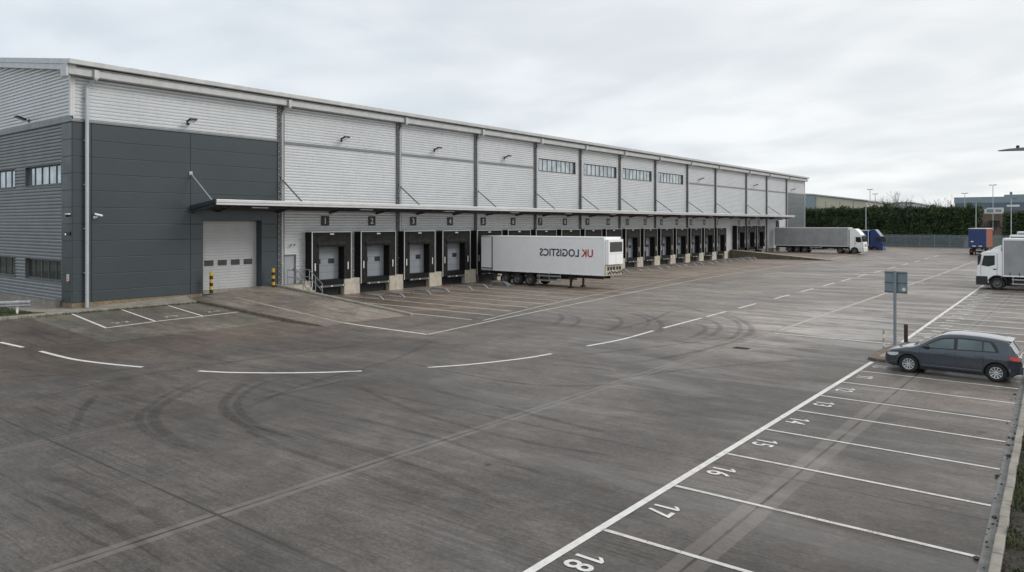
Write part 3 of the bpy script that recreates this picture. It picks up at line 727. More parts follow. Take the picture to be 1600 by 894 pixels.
# windows
def window(axis, a0, a1, z0, z1, nm, gl, depth=.16, parent=wh):
    b = MB(); t = .07
    n = nm; wd = (a1 - a0) / n
    def bx(a, c, d, e, p0=0., p1=.06):
        if axis == 'y': b.box(-depth + p0, -depth + p1, a, c, d, e)
        else: b.box(a, c, 17.6 + depth - p1, 17.6 + depth - p0, d, e)
    bx(a0, a1, z0, z0 + t); bx(a0, a1, z1 - t, z1)
    for k in range(n + 1):
        c = a0 + wd * k; tw = .035 if k in (0, n) else (.045 if k == n // 2 else .028); bx(max(a0, c - tw), min(a1, c + tw), z0 + t, z1 - t)
    # reveal
    if axis == 'y':
        b.box(-depth, .05, a0 - .05, a0 - .002, z0 - .05, z1 + .05); b.box(-depth, .05, a1 + .002, a1 + .05, z0 - .05, z1 + .05)
        b.box(-depth, .05, a0, a1, z1 + .002, z1 + .05); b.box(-depth, .065, a0, a1, z0 - .05, z0 - .002)
    else:
        b.box(a0 - .05, a0 - .002, 17.55, 17.6 + depth, z0 - .05, z1 + .05); b.box(a1 + .002, a1 + .05, 17.55, 17.6 + depth, z0 - .05, z1 + .05)
        b.box(a0, a1, 17.55, 17.6 + depth, z1 + .002, z1 + .05); b.box(a0, a1, 17.535, 17.6 + depth, z0 - .05, z0 - .002)
    fr = b.build('window', M['column'], parent)
    p = MB()
    for k in range(n):
        c0, c1 = a0 + wd * k + .02, a0 + wd * (k + 1) - .02; tl = random.uniform(-.004, .004)
        if axis == 'y': p.quad((-depth + .02 + tl, c0, z0 + t - .01), (-depth + .02 - tl, c1, z0 + t - .01), (-depth + .02 - tl, c1, z1 - t + .01), (-depth + .02 + tl, c0, z1 - t + .01))
        else: p.quad((c0, 17.6 + depth - .02 + tl, z0 + t - .01), (c1, 17.6 + depth - .02 - tl, z0 + t - .01), (c1, 17.6 + depth - .02 - tl, z1 - t + .01), (c0, 17.6 + depth - .02 + tl, z1 - t + .01))
    p.build('pane', gl, fr, fix=False)
for a, c in WIN: window('y', a, c, *WZ, 8, M['glass_up'])
for k in range(6):
    window('x', gx[k][0], gx[k][1], 7.6, 8.75, 5, M['glass_up']); window('x', gx[k][0], gx[k][1], 2.0, 3.2, 5, M['glass_dark'])
# level access door
b = MB()
b.box(-.62, -.0, DR[1], DR[1] + .05, .85, DR[2]); b.box(-.62, 0, DR[0] - .05, DR[0], .85, DR[2]); b.box(-.62, 0, DR[0], DR[1], DR[2] - .001, DR[2] + .05)
b.build('door_reveal', M['slate'], wh)
b = MB(); b.box(-.64, -.56, DR[0], DR[1], .9, DR[2])
z = .95
while z < DR[2] - .1: b.box(-.56, -.535, DR[0] + .02, DR[1] - .02, z, z + .17); z += .19
rd = b.build('sectional_door', M['door_white'], wh, bevel=.012)
for k in range(4):
    c = DR[0] + .72 + k * .95
    b = MB(); b.box(-.53, -.505, c - .32, c + .32, 2.55, 2.93); o = b.build('door_window', M['glass_dark'], rd, bevel=.02)
b = MB(); b.box(-1.2, .02, DR[0] - .05, DR[1] + .05, .78, .99); b.build('threshold', M['kerb'], wh)
# personnel door
b = MB(); b.box(-.12, -.07, 31.36, 32.42, 1.0, 3.13); b.m = 1; b.box(-.12, .045, 31.36, 31.42, .95, 3.13); b.box(-.12, .045, 32.36, 32.42, .95, 3.13); b.box(-.12, .045, 31.42, 32.36, 3.07, 3.13)
pdr = b.build('personnel_door', [M['pdoor'], M['trim_dark']], wh, bevel=.008)
b = MB(); b.box(-.07, -.03, 32.2, 32.28, 1.95, 2.1); b.build('handle', M['black'], pdr)
b = MB(); b.box(-.6, -.13, 31.2, 32.6, .9, 3.3); b.build('door_lining', M['beam'], wh)
# canopy
CZ = lambda x: 6.44 + .12 * x
def canopy(b):
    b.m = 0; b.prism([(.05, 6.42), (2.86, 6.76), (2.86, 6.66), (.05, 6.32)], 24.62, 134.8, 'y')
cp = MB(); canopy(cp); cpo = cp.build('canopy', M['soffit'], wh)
b = MB(); b.box(2.86, 3.02, 24.55, 134.85, 6.62, 6.81); b.box(2.9, 2.985, 24.56, 134.84, 6.47, 6.617); b.build('fascia', M['trim'], cpo, bevel=.02)
b = MB()
for ya, yb in ((24.5, 24.6), (134.86, 134.95)):
    b = MB(); b.prism([(.06, 6.47), (2.99, 6.82), (2.99, 6.62), (.06, 6.2)], ya, yb, 'y'); b.prism([(.06, 6.15), (2.6, 6.53), (2.6, 6.43), (.06, 5.95)], ya + .06, yb + .06, 'y')
    b.build('end_cap', M['slate'], cpo)
b = MB(); y = 26.3
while y < 134:
    b.prism([(.05, 6.05), (2.6, 6.54), (2.6, 6.60), (.05, 6.30)], y, y + .12, 'y'); y += 4.53
for x in (.6, 1.4, 2.2): b.box(x, x + .1, 24.7, 134.7, CZ(x) - .28, CZ(x) - .14)
b.build('brackets', M['beam'], cpo)
b = MB()
y = 27.6
while y < 134: b = MB(); b.box(1.9, 2.05, y, y + 1.2, 6.33, 6.40); b.build('lamp', M['trim'], cpo); y += 9.06
for i, y in enumerate([24.5] + colsY[1:-1]):
    if y > 134: continue
    b = MB(); b.tube([(.08, y, 8.5), (2.55, y, 6.78)], .035 if i == 0 else .05, 8); b.box(.03, .12, y - .1, y + .1, 8.38, 8.62); b.build('tie_rod', M['pipe'] if i == 0 else M['column'], wh)
# docks
DY = [33.2 + 4.53 * k for k in range(17)]
def dock(far=False):
    b = MB()   # black frame box: sides and top, standing off the wall
    zl = 1.0 if far else .74
    b.box(.045, .8, 0, .07, zl + .25, 4.70); b.box(.045, .8, 3.53, 3.6, 1.2, 4.70); b.box(.045, .8, .07, 3.53, 4.62, 4.70)
    fr = b.build('dock_shelter', M['rubber'], wh)
    b = MB(); t = .055
    b.box(.79, .83, -.01, t, zl, 4.74); b.box(.79, .83, 3.61 - t, 3.61, 1.2, 4.74); b.box(.79, .83, t, 3.61 - t, 4.74 - t, 4.74); b.build('edge_trim', M['trim'], fr)
    b = MB(); b.prism([(.70, 4.66), (.785, 4.66), (.80, 4.0), (.86, 3.78), (.84, 3.62), (.74, 3.62)], .5, 3.1, 'y'); b.box(.72, .775, .06, 3.54, 4.0, 4.66)
    b.build('head_curtain', M['curtain'], fr)
    for a, c, z0, z1 in ((.06, .66, zl, 4.2), (2.94, 3.54, 1.2, 4.2)):
        b = MB(); b.box(.735, .785, a, c, z0, z1); b.build('side_curtain', M['curtain'], fr)
    for y_ in (.3, 3.3): b = MB(); b.box(.79, .81, y_ - .045, y_ + .045, 1.9, 2.45); b.build('marker', M['white_plain'], fr, bevel=.01)
    b = MB(); b.box(.79, .815, 1.62, 1.98, 4.5, 4.6); b.build('top_label', M['white_plain'], fr, bevel=.01)
    b = MB(); b.m = 0; b.box(.05, .09, .35, 3.25, 1.19, 3.95)
    z = 1.7
    while z < 3.9: b.m = 1; b.box(.089, .092, .35, 3.25, z, z + .012); z += .5
    b.m = 1; b.box(.088, .105, .75, 1.3, 2.35, 2.72); b.box(.088, .105, 2.0, 2.55, 2.35, 2.72)
    b.m = 2; b.box(.05, .72, 2.95, 3.53, 1.19, 4.6); b.box(.05, .72, .07, .34, 1.19, 4.6)
    b.build('dock_door', [M['door_grey'], M['black'], M['rubber']], fr)
    b = MB(); b.m = 0; b.box(.05, .76, .68, 2.9, .82, 1.188); b.m = 1; b.box(.7, .86, .6, 2.95, .66, .80); b.m = 2; b.box(.861, .89, 1.65, 1.8, .69, .77)
    b.box(.861, .88, .75, .83, .69, .77); b.box(.861, .88, 2.75, 2.83, .69, .77)
    b.m = 3; b.box(.045, .3, .1, 3.5, .01, .65)  # black block painting in the shaded void below the leveller
    b.build('dock_leveller', [M['rubber'], M['column'], M['white_plain'], M['joint']], fr)
    return fr
d0 = dock(); d0.location = (0, DY[0], 0)
for y in DY[1:]:
    c = copy_tree(d0, wh); c.location = (0, y, 0)
for y in (113.6, 118.0, 122.4):
    c = copy_tree(d0, wh); c.location = (0, y, .30)
b = MB()   # near flank of the first pier
piers = []
for i, y in enumerate(DY):
    a = y + 3.0; c = (DY[i + 1] - .02) if i < 16 else y + 4.3
    piers.append((a, c, y + 3.62, (DY[i + 1] - .02) if i < 16 else y + 4.3))
for a, c, a2, c2 in [(32.7, 33.18, 32.75, 33.18)] + piers:
    b = MB(); b.box(.05, .73, a, c, -.03, 1.195); b.build('dock_pier', M['pier'], wh, bevel=.02)
wall('dock_plinth', lambda b: b.box(-.3, .04, 32.5, 112.5, -.03, 1.0), [M['dark_conc']])
wall('dock_plinth', lambda b: b.box(-.3, .06, 112.9, 150.2, .2, 1.05), [M['kerb']])
b = MB(); b.box(.03, .09, 133.7, 135.3, .45, 5.85); b.build('roller_door', M['joint'], wh)
# number signs above the docks
for i, y in enumerate(DY + [114.6, 119.0, 123.4]):
    n = str(i + 1)
    t = thing('dock_sign', 'black dock number plate with a white %s on the silver wall above its loading bay' % n, 'number sign', (.05, y + 1.75, 5.54), 0, 'number plates above the docks')
    b = MB(); b.box(0, .03, -.37, .37, -.36, .36); b.build('plate', M['black'], t, bevel=.01)
    b = MB(); put_text(b, text_mb(n, .62, .003, .012), .034, 0, 0, (0, 1, 0), (0, 0, 1)); b.build('digits', M['white_plain'], t, fix=False)
# steel wheel guides
b = MB(); 
def guide_mesh(b):
    pts = [(0, 0, .0), (.02, 0, .16), (.14, 0, .27), (1.5, 0, .27), (1.72, 0, .2), (2.0, .0, .0)]
    b.tube(pts, .075, 8)
g0 = MB(); guide_mesh(g0)
first = None
for i in range(16):
    for s_, side in ((0, 'near'), (1, 'far')):
        yy = 35.25 + 4.85 * i + s_ * 1.95; x = 4.15 - .15 * i if i < 4 else 3.55 - .02 * i
        if 50.4 < yy < 54.2: yy = 50.1 if yy < 52.3 else 54.6
        if first is None: first = g0.build('wheel_guide', M['steel']); o = first
        else: o = first.copy(); col.objects.link(o)
        o.location = (x, yy, 0); o.rotation_euler = (0, 0, random.uniform(-.03, .03))
        tag(o, 'galvanised wheel guide tube, the %s one of pair %d counting from the door ramp' % (side, i + 1), 'wheel guide', 'wheel guides in front of the docks')
# floodlights on the wall
def floodlight(loc, rot, label):
    t = thing('floodlight', label, 'floodlight', loc, rot, 'floodlights on the warehouse walls')
    b = MB(); b.box(-.02, .03, -.08, .08, -.12, .12); b.tube([(0, 0, 0), (.3, 0, .06)], .025, 6); b.build('bracket', M['black'], t)
    b = MB(); b.prism([(.22, -.02), (.75, .16), (.72, .25), (.2, .09)], -.24, .24, 'y'); o = b.build('housing', M['black'], t, bevel=.015)
    b = MB(); b.prism([(.30, -.005), (.68, .124), (.68, .118), (.30, -.011)], -.18, .18, 'y'); b.build('lens', M['light'], t)
for y, lb in ((24.34, 'dark floodlight high on the silver wall above the slate-panelled corner'), (36.49, 'dark floodlight high on the wall above dock 1'), (46.56, 'dark floodlight high on the wall above docks 3 and 4'), (56.22, 'dark floodlight high on the wall just before the row of high windows'),
              (101.1, 'dark floodlight high on the wall just past the row of high windows'), (122.8, 'dark floodlight second from the far end of the long wall'), (142.35, 'dark floodlight at the far end of the long wall above the far slate panel')):
    floodlight((.04, y, 11.68), 0, lb)
floodlight((-6.15, 17.56, 11.6), -math.pi / 2, 'dark floodlight on the gable wall above the office windows')
# cameras
t = thing('security_camera', 'white bullet security camera on the slate front wall beside the pale downpipe', 'security camera', (.06, 18.75, 5.72))
b = MB(); b.lathe([(.0, 0), (.09, 0), (.08, .06), (0, .06)], (0, 0, -.05), 'x', 12); b.tube([(.05, 0, -.05), (.2, .05, -.06), (.22, .08, .06)], .03, 8); b.build('bracket', M['white_plain'], t)
b = MB(); b.tube([(.14, -.04, .15), (.34, .30, .04)], .058, 12); b.build('housing', M['white'], t)
t = thing('security_camera', 'small white dome camera on the slate strip of the gable', 'security camera', (-.22, 17.52, 5.84)); b = MB(); b.box(-.22, .22, -.14, 0, -.03, .05); b.build('bracket', M['white_plain'], t, bevel=.02)
b = MB(); b.lathe([(.09, 0), (.085, -.06), (.05, -.11), (0, -.125)], (0, -.09, -.03), 'z', 12); b.build('dome', M['black'], t)
t = thing('security_camera', 'dark camera with a bright lens low on the slate strip of the gable', 'security camera', (.0 - .1, 17.52, 4.75)); b = MB(); b.box(-.2, .08, -.22, -.0, -.08, .14); b.build('housing', M['black'], t, bevel=.03)
b = MB(); b.lathe([(0, -.06), (.05, -.04), (.07, 0), (.0, .01)], (.02, -.23, -.04), 'y', 12); b.build('lens', M['light'], t)
t = thing('wall_sign', 'small white and red safety notice on the slate corner strip', 'sign', (-.38, 17.53, 2.1)); b = MB(); b.box(-.16, .16, -.02, .0, 0, .36); b.build('panel', M['white_plain'], t)
b = MB(); b.box(-.16, .16, -.024, 0, -.12, -.002); b.build('red_panel', M['red'], t)
b = MB()
for k in range(4): b.box(-.11, .11 - .04 * (k % 2), -.023, -.0201, .06 + k * .07, .085 + k * .07)
b.build('printed_lines', M['black'], t)
t = thing('wall_lamp', 'small white bulkhead lamp above the grey personnel door', 'wall lamp', (.05, 32.0, 3.75)); b = MB(); b.box(0, .12, -.14, .14, -.07, .07); b.build('housing', M['white_plain'], t, bevel=.03)
b = MB(); b.tube([(.1, -.1, 0), (.24, -.16, .1)], .04, 8); b.tube([(.1, .1, 0), (.24, .16, .1)], .04, 8); b.build('heads', M['black'], t)
# steps and rails by the personnel door
st = thing('dock_steps', 'concrete landing and steps with galvanised handrails by the grey personnel door', 'steps', (0, 0, 0))
b = MB(); b.box(.06, 1.3, 30.63, 32.68, -.02, 1.0)
for k in range(5): b.box(1.3 + .28 * k, 1.58 + .28 * k, 31.55, 32.68, -.02, 1.0 - .18 * (k + 1) - .002)
b.build('steps', M['pier'], st, bevel=.015)
for y in (31.6, 32.62):
    b = MB()
    for dz in (1.05, .55): b.tube([(.15, y, 1.0 + dz), (1.3, y, 1.0 + dz), (2.75, y, .08 + dz)], .028, 8)
    for x, z0 in ((.2, 1.0), (1.3, 1.0), (2.0, .5), (2.75, .0)): b.tube([(x, y, z0), (x, y, (1.0 if x <= 1.3 else 1.0 - (x - 1.3) * .634) + 1.05)], .028, 8)
    b.build('handrail', M['steel'], st)
# bollards at the level door
first = None
for y, lb in ((25.5, 'black and yellow banded bollard at the near side of the roller door'), (30.05, 'black and yellow banded bollard at the far side of the roller door')):
    if first is None:
        t = thing('bollard', lb, 'bollard', (.75, y, .94), 0, 'bollards beside the roller door'); first = t
        b = MB(); r = .11
        for k in range(6): b.m = k % 2; b.lathe([(r, k * .22), (r, (k + 1) * .22)], (0, 0, -.05), 'z', 20)
        b.m = 1; b.lathe([(r, 1.32), (r * .8, 1.36), (0, 1.375)], (0, 0, -.05), 'z', 20); b.build('post', [M['black'], M['yellow']], t)
    else:
        t = copy_tree(first); t.location = (.75, y, .94); t['label'] = lb
# guard rail at the left
t = thing('guard_rail', 'grey steel crash barrier rail on white posts at the left edge by the lawn', 'guard rail', (0, 0, 0), 0)
P0, P1 = Vector((3.3, 14.35, 0)), Vector((-6.2, 8.6, 0)); P0 = Vector((.9, 15.2, 0)); P1 = Vector((-3.0, 8.0, 0)); dr = (P1 - P0).normalized(); nn = Vector((dr.y, -dr.x, 0))
if nn.x < 0: nn = -nn
prof = [(0, 0), (.05, .04), (.05, .12), (0, .16), (.05, .20), (.05, .28), (0, .33), (-.02, .33), (-.02, 0)]
b = MB(); n = len(prof); vs = []
for e in (P0, P1): vs += [tuple(e + nn * p[0] * 1.2 + Vector((0, 0, .95 + p[1] * .95))) for p in prof]
b.add(vs, [tuple(range(n)), tuple(range(n, 2 * n))] + [(i, (i + 1) % n, n + (i + 1) % n, n + i) for i in range(n)]); b.build('beam', M['steel'], t)
for k in (.6, 2.9, 5.2, 7.5):
    q = P0 + dr * k - nn * .09; b = MB(); b.box(-.05, .05, -.05, .05, 0, .72); b.build('post', M['white_plain'], t, loc=(q.x, q.y, .55))
t = thing('stone_post', 'short pale concrete post at the foot of the gable beside the slate corner', 'post', (-1.45, 17.35, .54)); b = MB(); b.box(-.13, .13, -.13, .13, 0, .5); b.build('post', M['kerb'], t, bevel=.03)
# ---------------------------------------------------------------- road sign, posts, island
t = thing('road_sign', 'square grey sign panel seen from behind on a tall grey pole beside the parked car', 'road sign', (38.5, 34.6, 0), R(-14))
b = MB(); b.tube([(0, 0, 0), (0, 0, 3.32)], .062, 12); b.build('pole', M['sign_back'], t)
b = MB(); b.box(-.47, .47, .07, .095, 2.38, 3.30); b.m = 1; b.box(-.47, .47, .045, .069, 2.80, 2.84); b.box(-.47, .47, .045, .069, 2.42, 2.46); b.box(-.47, .47, .045, .069, 3.22, 3.26)
b.build('panel', [M['sign_back'], M['column']], t, bevel=.006)
b = MB(); b.lathe([(0, 0), (.075, 0)], (.33, .066, 2.56), 'y', 14); b.build('sticker', M['white_plain'], t, fix=False)
t = thing('timber_post', 'short dark timber post just behind the grey car bonnet', 'post', (38.75, 35.5, 0)); b = MB(); b.box(-.07, .07, -.07, .07, 0, 1.0); b.build('post', M['wood'], t, bevel=.012)
t = thing('marker_post', 'thin faded yellow and white marker post left of the grey sign pole', 'post', (38.15, 34.2, 0)); b = MB()
for k in range(5): b.m = k % 2; b.lathe([(.045, k * .17), (.045, k * .17 + .17)], (0, 0, 0), 'z', 10)
b.m = 0; b.lathe([(.045, .85), (0, .87)], (0, 0, 0), 'z', 10); b.build('post', [M['lichen'], M['white_plain']], t)
b = MB(); b.prism([(38.15, 31.45), (38.6, 31.25), (40.8, 31.3), (40.8, 35.2), (38.3, 35.4), (38.1, 33.5)], -.03, .11, 'z'); tag(b.build('traffic_island', M['island'], bevel=.03), kind='structure')
b = MB(); b.prism([(38.45, 31.75), (40.6, 31.6), (40.6, 35.0), (38.55, 35.1)], .111, .13, 'z'); tag(b.build('island_top', M['pave'], bevel=.01), kind='structure')
# gully cover on the yard
b = MB()
for k in range(6): b.box(32.95 + k * .11, 33.03 + k * .11, 30.8, 31.25, .002, .012)
tag(b.build('drain_grate', M['rubber']), 'long dark drain grating set in the yard beside the tyre marks', 'drain grate')
# ---------------------------------------------------------------- wheels
def wheel(parent, x, y, z, r, wd, side, rimm, spokes=0, dual=False):
    """axle along y; side = +1/-1 outward direction"""
    b = MB(); s_ = side; ri = r * .62
    b.lathe([(ri, -wd * s_), (r * .93, -wd * s_), (r, -wd * .85 * s_), (r, -.10 * wd * s_), (r * .95, 0), (ri + .01, .0), (ri, -.02 * s_)], (0, 0, 0), 'y', 32)
    o = b.build('wheel', M['tyre'], parent, loc=(x, y, z))
    b = MB()
    if spokes:
        b.lathe([(ri, -.01 * s_), (ri * .93, .0), (ri * .9, -.03 * s_), (ri * .88, -.08 * s_)], (0, 0, 0), 'y', 32)
        b.lathe([(0, -.015 * s_), (ri * .2, -.02 * s_), (ri * .22, -.05 * s_)], (0, 0, 0), 'y', 16)
        for k in range(spokes):
            a = 2 * math.pi * k / spokes; ca, sa = math.cos(a), math.sin(a); w1, w2 = .014, .024
            r1, r2 = ri * .15, ri * .92
            vs = [(ca * r1 - sa * w1, -.02 * s_, sa * r1 + ca * w1), (ca * r1 + sa * w1, -.02 * s_, sa * r1 - ca * w1), (ca * r2 + sa * w2, -.012 * s_, sa * r2 - ca * w2), (ca * r2 - sa * w2, -.012 * s_, sa * r2 + ca * w2)]
            b.add(vs + [(v[0], v[1] - .03 * s_, v[2]) for v in vs], [(0, 1, 2, 3), (4, 5, 6, 7), (0, 1, 5, 4), (1, 2, 6, 5), (2, 3, 7, 6), (3, 0, 4, 7)])
        b.m = 1; b.lathe([(ri * .9, -.09 * s_), (0, -.09 * s_)], (0, 0, 0), 'y', 24)
        b.build('rim', [rimm, M['black']], o)
    else:
        b.lathe([(ri, -.01 * s_), (ri * .92, .005 * s_), (ri * .85, -.05 * s_), (ri * .55, -.10 * s_), (ri * .5, -.03 * s_), (ri * .28, .0), (0, .01 * s_)], (0, 0, 0), 'y', 28)
        for k in range(10):
            a = k * .628; b.lathe([(0, .0), (.018, .0), (.018, -.05 * s_)], (math.cos(a) * ri * .42, -.0 * s_, math.sin(a) * ri * .42), 'y', 6)
        b.build('rim', rimm, o)
    return o
# ---------------------------------------------------------------- hatchback
def hatchback(loc, rot):
    t = thing('parked_car', 'dark blue-grey five-door hatchback parked in the bay beside the grey sign', 'car', loc, rot)
    # local: front at x=0, tail at x=4.26, y half width, z up
    tops = [(0, .60), (.06, .70), (.25, .80), (.6, .88), (.92, .94), (1.04, .99), (1.12, 1.03), (1.35, 1.175), (1.6, 1.325), (1.8, 1.42), (2.02, 1.465), (2.4, 1.485), (2.9, 1.475), (3.3, 1.445), (3.6, 1.405), (3.76, 1.375), (3.80, 1.34), (3.92, 1.15), (4.03, .98), (4.06, .90), (4.10, .86), (4.14, .75), (4.16, .6)]
    plan = [(0, .62), (.06, .72), (.18, .81), (.4, .865), (.8, .89), (1.5, .895), (2.5, .9), (3.3, .895), (3.75, .87), (3.98, .82), (4.10, .75), (4.16, .68)]
    def itp(tb, x):
        if x <= tb[0][0]: return tb[0][1]
        for (a, b_), (c, d) in zip(tb[:-1], tb[1:]):
            if x <= c: k = (x - a) / (c - a); return b_ + (d - b_) * k
        return tb[-1][1]
    top = lambda x: itp(tops, x)
    def w_(x, z):
        w = itp(plan, x)
        if z < .32: w -= (.32 - z) * .25
        elif z > .62 and z <= .94: w -= .02 * ((z - .62) / .32) ** 2
        elif z > .94: w -= .02 + (z - .94) * .40 + .10 * (z - .94) ** 2
        # shoulder crease
        if .70 < z < .80: w += .006
        return w
    ax = [.80, 3.43]; RA = .37
    def zb(x):
        z = .20 if .5 < x < 3.9 else .23
        if x < .25: z = .22 + (.25 - x) * .2
        if x > 3.9: z = .26 + (x - 3.9) * .3
        for a in ax:
            d = abs(x - a)
            if d < RA: z = max(z, .31 + math.sqrt(RA * RA - d * d))
        return z
    xs = sorted(set([0, .03, .06, .12, .18, .25, .35] + [a + RA * math.cos(math.pi * k / 14) for a in ax for k in range(15)] + [1.2, 1.27, 1.35, 1.45, 1.6, 1.7, 1.8, 1.9, 2.02, 2.15, 2.4, 2.65, 2.9, 3.8, 3.84, 3.92, 3.98, 4.03, 4.06, 4.08, 4.10, 4.12, 4.14, 4.16]))
    NS = 14; rings = []
    for x in xs:
        T = top(x); e = .075 if T > 1 else .05
        if x < .2 or x > 4.04: e = .06
        zbx = zb(x); zs = T - e; ring = []
        for k in range(NS + 1):
            z = zbx + (zs - zbx) * k / NS; ring.append((w_(x, z), z))
        wt = w_(x, zs)
        for a in (25, 50, 75): ring.append((wt - .09 * (1 - math.cos(R(a))) - .02 * math.sin(R(a)), zs + e * .86 * math.sin(R(a))))
        wl = ring[-1][0]
        for k in (.7, .35, 0): ring.append((wl * k, T - e * .05 * 0 - (T - ring[NS + 3][1]) * (k ** 2)))
        rings.append([(x, -y, z) for y, z in ring] + [(x, y, z) for y, z in ring[:-1][::-1]])
    b = MB(); n = len(rings[0]); vs = [v for r in rings for v in r]
    fs = [(i * n + j, i * n + j + 1, (i + 1) * n + j + 1, (i + 1) * n + j) for i in range(len(xs) - 1) for j in range(n - 1)]
    b.add(vs, fs, True); b.add(rings[0], [tuple(range(n))]); b.add(rings[-1], [tuple(range(n))[::-1]])
    body = b.build('body', M['car'], t)
    b = MB(); b.box(.25, 3.9, -.72, .72, .19, .62); b.build('underbody', M['chassis'], t)
    b = MB()   # front grille and lower bumper
    for z0, z1, m_ in ((.50, .57, .0), (.24, .40, .0)): b.box(-.018, .12, -.52, .52, z0, z1)
    b.build('grille', M['black'], t, bevel=.01)
    def patch(name, poly, off, m, sides=(1, -1), par=t, thick=True):
        """poly (x,z) laid on the flank surface"""
        for s_ in sides:
            bb = MB(); N_ = 10
            # bottom/top polylines given as (x, z0, z1)
            vs = []
            for x, z0, z1 in poly:
                for k in range(5): z = z0 + (z1 - z0) * k / 4; vs.append((x, s_ * (w_(x, z) + off), z))
            bb.add(vs, [(i * 5 + k, i * 5 + k + 1, (i + 1) * 5 + k + 1, (i + 1) * 5 + k) for i in range(len(poly) - 1) for k in range(4)], True)
            bb.build(name, m, par)
    def span(x0, x1, f0, f1, n=8): return [(x0 + (x1 - x0) * k / n, f0(x0 + (x1 - x0) * k / n), f1(x0 + (x1 - x0) * k / n)) for k in range(n + 1)]
    belt = lambda x: .935 + (x - 1.2) * .024
    rail = lambda x: max(belt(x) + .01, top(x) - .115)
    patch('side_window_seal', span(1.12, 3.52, belt, lambda x: min(rail(x), belt(x) + .01 + max(0, (3.52 - x) * 2.2 if x > 3.28 else 9)), 24), .004, M['black'])
    patch('front_side_window', span(1.30, 2.20, lambda x: belt(x) + .03, lambda x: max(belt(x) + .035, rail(x) - .045)), .008, M['glass_car'])
    patch('rear_side_window', span(2.31, 3.03, lambda x: belt(x) + .03, lambda x: rail(x) - .045), .008, M['glass_car'])
    patch('quarter_window', span(3.07, 3.40, lambda x: belt(x) + .03, lambda x: min(rail(x) - .045, belt(x) + .04 + (3.42 - x) * 1.6)), .008, M['glass_car'])
    # windscreen and rear glass laid on the top surface
    def topatch(name, x0, x1, wf, off, m, n=8):
        bb = MB(); vs = []
        for i in range(n + 1):
            x = x0 + (x1 - x0) * i / n; T = top(x); dxs = .01; sl = (top(x + dxs) - top(x - dxs)) / (2 * dxs); nl = math.hypot(1, sl)
            for k in range(-4, 5):
                y = wf(x) * k / 4; z = T - .055 * (k / 4) ** 2
                vs.append((x - sl / nl * off * 1., y, z + off / nl))
        bb.add(vs, [(i * 9 + k, i * 9 + k + 1, (i + 1) * 9 + k + 1, (i + 1) * 9 + k) for i in range(n) for k in range(8)], True); bb.build(name, m, t)
    topatch('windscreen', 1.10, 1.77, lambda x: w_(x, top(x) - .05) - .07, .016, M['glass_car'])
    topatch('rear_window', 3.81, 4.02, lambda x: w_(x, top(x) - .05) - .10, .016, M['glass_car'])
    b = MB(); b.prism([(3.62, 1.37), (3.85, 1.335), (3.87, 1.36), (3.64, 1.395)], -.58, .58, 'y'); b.build('spoiler', M['car'], t, bevel=.01)
    # lamps
    patch('headlight', [(.10, .60, .66), (.2, .57, .685), (.35, .575, .70), (.48, .63, .71)], .012, M['light'])
    patch('tail_light', [(3.80, .80, .88), (3.9, .76, .895), (4.02, .745, .88), (4.08, .74, .80)], .014, M['tail'])
    b = MB(); b.box(4.04, 4.125, -.70, -.42, .745, .86); b.build('tail_light', M['tail'], t, bevel=.01)
    b = MB(); b.box(4.04, 4.125, .42, .70, .745, .86); b.build('tail_light', M['tail'], t, bevel=.01)
    b = MB(); b.box(4.08, 4.18, -.76, .76, .32, .56); b.m = 1; b.box(4.178, 4.192, -.26, .26, .42, .53); b.build('rear_bumper', [M['car'], M['white_plain']], t, bevel=.03)
    for x0 in (1.16, 2.24, 3.06):   # door gaps
        pass
        patch('door_gap', span(x0, x0 + .012, lambda x: .33, lambda x: .9, 1), .0035, M['black'])
    patch('sill', span(1.22, 3.02, lambda x: .215, lambda x: .275, 6), .008, M['black'])
    patch('sill_trim', span(1.24, 3.0, lambda x: .345, lambda x: .36, 6), .010, M['trim_dark'])
    for s_ in (1, -1):
        for x in (2.05, 2.92):
            b = MB(); y = s_ * (w_(x, .83)); b.tube([(x - .1, y, .825), (x - .08, y + s_ * .035, .83), (x + .08, y + s_ * .035, .835), (x + .1, y, .83)], .014, 6); b.build('door_handle', M['car'], t)
        b = MB(); y = s_ * w_(1.35, .95); b.prism([(1.27, .94), (1.44, .94), (1.46, 1.04), (1.30, 1.06)], y, y + s_ * .2, 'y'); b.build('wing_mirror', M['black'], t, bevel=.03)
        for a in ax:
            b = MB(); nn_ = 16; vs = []
            for k in range(nn_ + 1):
                th = math.pi * k / nn_; 
                for rr in (RA - .012, RA + .012):
                    x, z = a + rr * math.cos(th), .31 + rr * math.sin(th); vs.append((x, s_ * (w_(x, min(z, .69)) + .006), z))
            b.add(vs, [(2 * k, 2 * k + 1, 2 * k + 3, 2 * k + 2) for k in range(nn_)]); b.build('wheel_arch', M['black'], t)
            wheel(t, a, s_ * .865, .315, .315, .2, s_, M['rim'], 10)
    return t
hatchback((39.10, 30.45, 0), 0)
